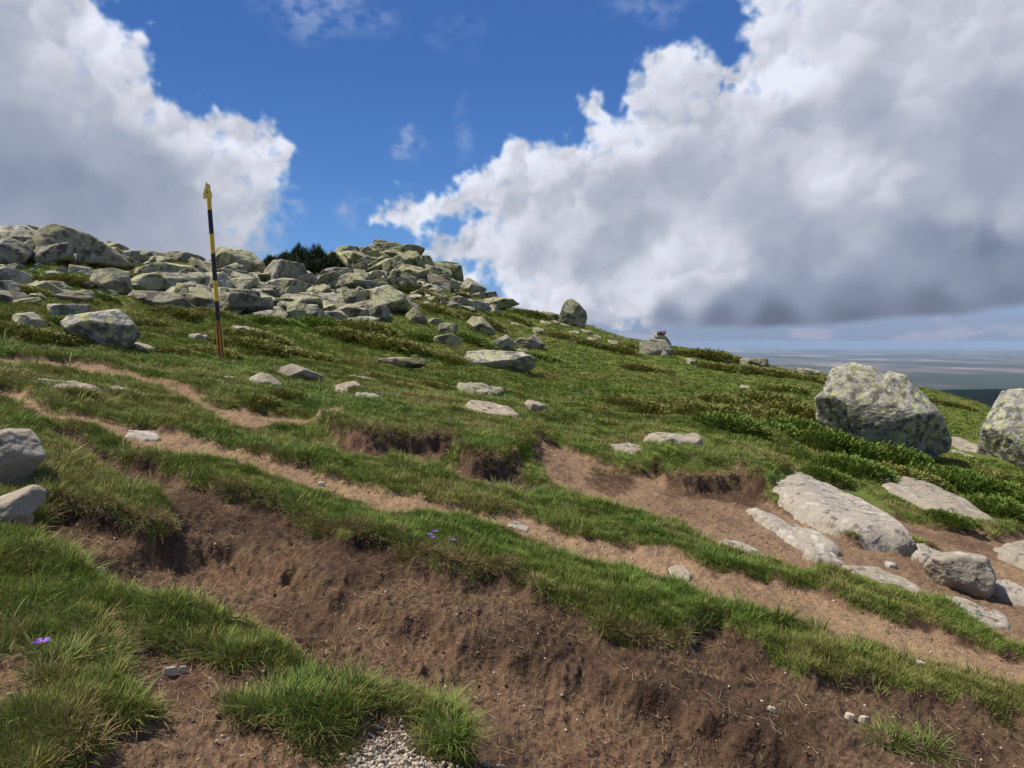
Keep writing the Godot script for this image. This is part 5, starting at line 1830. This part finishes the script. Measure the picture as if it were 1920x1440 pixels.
# ------------------------------------------------------------------ tussocks, flowers, pebbles, straw, clods
func build_small_things() -> void:
	var lm := leaf_material(Color(1, 1, 1), 0.5)
	var tus: Array = []
	for i in 3:
		tus.append([tuft_mesh(1400 + i, 150, 0.075, Vector2(0.07, 0.19), 0.005, 1.7, 4), tuft_mesh(1410 + i, 90, 0.085, Vector2(0.05, 0.14), 0.0045, 3.2, 3)])
	var green := leaf_material(Color(0.105, 0.152, 0.034), 0.5)
	var straw := leaf_material(Color(0.24, 0.185, 0.10), 0.4)
	var spots := [
		[1665, 1338, 1.5, "lone grass tussock with pale dead leaves in the gully's bare soil, beside its twin"], [1728, 1352, 1.75, "fuller grass tussock beside its twin on the gully's bare soil, dark hollow under it"],
		[1462, 1162, 1.6, "bushy dark green tussock between the main path and the gully"], [1530, 1176, 1.2, "small tussock beside the bushy dark green one"],
		[655, 1312, 1.3, "spreading long-leaved tussock at the edge of the gully"], [700, 1306, 1.0, "tussock joined to the spreading long-leaved one"],
		[535, 1330, 1.2, "thin-leaved tussock on the bare soil next to gravel"], [600, 1372, 1.2, "domed tussock above the patch of gravel"], [840, 1385, 1.4, "domed olive tussock overhanging the gully beside the gravel"],
		[170, 1236, 1.5, "big domed tussock next to the purple flower on bare soil"], [250, 1200, 1.0, "tussock on the rim of the narrow bare strip"],
		[60, 1090, 1.3, "wind-combed long grass tussock above a patch of straw"], [280, 930, 1.2, "drooping tussock on the lip of the gully"], [430, 915, 0.8, "tussock hanging over the gully's crumbling bank"],
	]
	for s in spots:
		var p := on_ground(hit(s[0], s[1]))
		var root := base("grass_tussock", p)
		tag(root, s[3], "grass tussock", "grass tussocks by the gully")
		root.rotation.y = rng.randf() * TAU
		root.scale = Vector3.ONE * s[2] * 0.74
		var kd: Array = tus[rng.randi() % 3]
		part("green_leaves", kd[0], green, root)
		part("dead_leaves", kd[1], straw, root)
	# flowers
	var petal := plain_material(Color(0.10, 0.02, 0.30), 0.6)
	var stem := plain_material(Color(0.06, 0.12, 0.03), 0.7)
	var eye := plain_material(Color(0.6, 0.42, 0.05), 0.6)
	var yel := plain_material(Color(0.70, 0.52, 0.02), 0.6)
	var wht := plain_material(Color(0.75, 0.75, 0.72), 0.6)
	var fl := [
		[80, 1250, petal, "single large violet flower on bare soil by the big domed tussock", 1.5], [806, 1026, petal, "violet flower in the trio on the gully's grassy lip", 1.1], [816, 1022, petal, "violet flower in the trio on the gully's grassy lip", 1.1], [812, 1032, petal, "violet flower in the trio on the gully's grassy lip", 1.0], [849, 1040, petal, "violet flower a little apart from the trio on the lip", 1.1],
		[841, 838, petal, "violet flower below the dark cut bank", 1.5], [712, 790, petal, "violet flower above the dark cut bank near the path's end", 1.5], [741, 793, petal, "violet flower on the rim over the dark cut bank", 1.5], [817, 803, petal, "violet flower at the corner of the dark cut bank", 1.4], [1036, 784, petal, "violet flower beside the end of the layered slab", 1.4],
		[1456, 1050, yel, "tiny yellow flower in the grass strip by the main path", 1.0], [424, 724, wht, "small white flower by the upper path's juniper", 1.4], [434, 725, wht, "second small white flower by the upper path's juniper, close to the leaves", 1.4],
	]
	for f in fl:
		var p := on_ground(hit(f[0], f[1]))
		var root := base("flower", p)
		var group := "violet flowers in the trio on the lip" if "in the trio" in f[3] else ""
		tag(root, f[3], "flower", group)
		root.scale = Vector3.ONE * f[4]
		root.rotation.y = rng.randf() * TAU
		part("stem", tube(0.0016, 0.0012, 0.0, 0.075, 6), stem, root)
		for i in 5:
			var a := TAU * i / 5.0
			var st := SurfaceTool.new()
			st.begin(Mesh.PRIMITIVE_TRIANGLES)
			st.set_smooth_group(-1)
			var d := Vector3(cos(a), 0.35, sin(a)).normalized()
			var s := Vector3(-sin(a), 0, cos(a))
			var c := Vector3(0, 0.075, 0)
			var ring := [c, c + d * 0.009 - s * 0.006, c + d * 0.018 - s * 0.008 + Vector3.UP * 0.002, c + d * 0.024, c + d * 0.018 + s * 0.008 + Vector3.UP * 0.002, c + d * 0.009 + s * 0.006]
			for j in range(1, 5):
				for v in [ring[0], ring[j], ring[j + 1]]:
					st.add_vertex(v)
			st.generate_normals()
			part("petal", st.commit(), f[2], root)
		var h := part("flower_heart", tube(0.004, 0.002, 0.072, 0.081, 8), eye, root)
		h.name = "flower_heart"
		for i in 3:
			var a := TAU * i / 3.0 + 0.4
			var st := SurfaceTool.new()
			st.begin(Mesh.PRIMITIVE_TRIANGLES)
			leaf(st, Vector3(0, 0.01, 0), Vector3(cos(a), 0.6, sin(a)).normalized(), Vector3(-sin(a), 0, cos(a)), 0.04, 0.014, Color(1, 1, 1))
			part("leaf", st.commit(), stem, root)
	# pebbles and grit, straw litter, clods of earth
	var grit := PackedFloat32Array()
	var litter := PackedFloat32Array()
	var clods := PackedFloat32Array()
	var lo := log(1.5)
	var hi := log(16.0)
	for i in 90000:
		var r := exp(rng.randf_range(lo, hi))
		var a := rng.randf_range(-0.78, 0.78)
		var x := sin(a) * r
		var d := cos(a) * r
		if soil_at(x, d) < 0.55 or is_covered(x, d):
			continue
		var p := Vector3(x, ground_h(x, -d), -d)
		var t := plan(tone, x, d)
		var roll := rng.randf()
		var dens := tn_patch.get_noise_2d(x * 2.0 + 500.0, d * 2.0)
		var u := rng.randf()
		if roll < 0.14 + 0.2 * dens + (0.3 if t > 0.55 and t < 0.82 else 0.0):
			var s := lerpf(0.002, 0.010, pow(u, 5.0)) * (1.0 + 0.5 * t)
			var k := rng.randf_range(0.7, 1.1)
			put(grit, Basis(Vector3(rng.randf_range(-1, 1), 1, rng.randf_range(-1, 1)).normalized(), rng.randf() * TAU) * Basis.from_scale(Vector3(s, s * 0.7, s * 0.9)), p + Vector3(0, s * 0.2, 0), Color(0.36 * k, 0.32 * k, 0.27 * k) if rng.randf() < 0.6 else Color(0.20 * k, 0.14 * k, 0.10 * k))
		elif roll < 0.62:
			if dens > -0.15 or rng.randf() < 0.3:
				var s := rng.randf_range(0.35, 1.1)
				var b := Basis(Vector3.UP, rng.randf() * TAU) * Basis(Vector3.RIGHT, 1.45 + rng.randf_range(-0.12, 0.12)) * Basis.from_scale(Vector3.ONE * s)
				var k := rng.randf_range(0.5, 1.0)
				put(litter, b, p + Vector3(0, 0.004, 0), Color(0.36 * k, 0.27 * k, 0.16 * k))
		elif t < 0.5 and roll < 0.78 and dens > -0.1:
			var s := lerpf(0.003, 0.012, pow(u, 4.0))
			var c := Color(0.125, 0.080, 0.055) * rng.randf_range(0.75, 1.15)
			put(clods, Basis(Vector3(rng.randf_range(-1, 1), 1, rng.randf_range(-1, 1)).normalized(), rng.randf() * TAU) * Basis.from_scale(Vector3(s, s * 0.7, s)), p + Vector3(0, s * 0.2, 0), c)
	# a patch of gravel at the near edge
	for i in 2600:
		var px := 735.0 + rng.randfn(0.0, 62.0)
		var py := 1425.0 + rng.randfn(0.0, 34.0)
		var p := hit(px, py)
		p = on_ground(p)
		if soil_at(p.x, -p.z) < 0.4:
			continue
		var s := lerpf(0.0025, 0.013, pow(rng.randf(), 4.0))
		var k := rng.randf_range(0.65, 1.15)
		put(grit, Basis(Vector3(rng.randf_range(-1, 1), 1, rng.randf_range(-1, 1)).normalized(), rng.randf() * TAU) * Basis.from_scale(Vector3(s, s * 0.7, s * 0.9)), p + Vector3(0, s * 0.2, 0), Color(0.36 * k, 0.32 * k, 0.27 * k))
	var vm := StandardMaterial3D.new()
	vm.vertex_color_use_as_albedo = true
	vm.roughness = 0.95
	vm.metallic_specular = 0.2
	scatter("gravel", "pale grit and pebbles strewn over the bare soil", "gravel", rock_mesh(1500, 3, 6, Vector3.ONE, 1.0), vm, grit)
	scatter("dirt", "crumbled dark clods of earth in the gully", "earth", rock_mesh(1501, 4, 6, Vector3.ONE, 1.6), vm, clods)
	scatter("debris", "dry straw stalks littering the paths and the gully", "straw", tuft_mesh(1502, 2, 0.01, Vector2(0.04, 0.10), 0.0022, 0.25, 2), vm, litter)
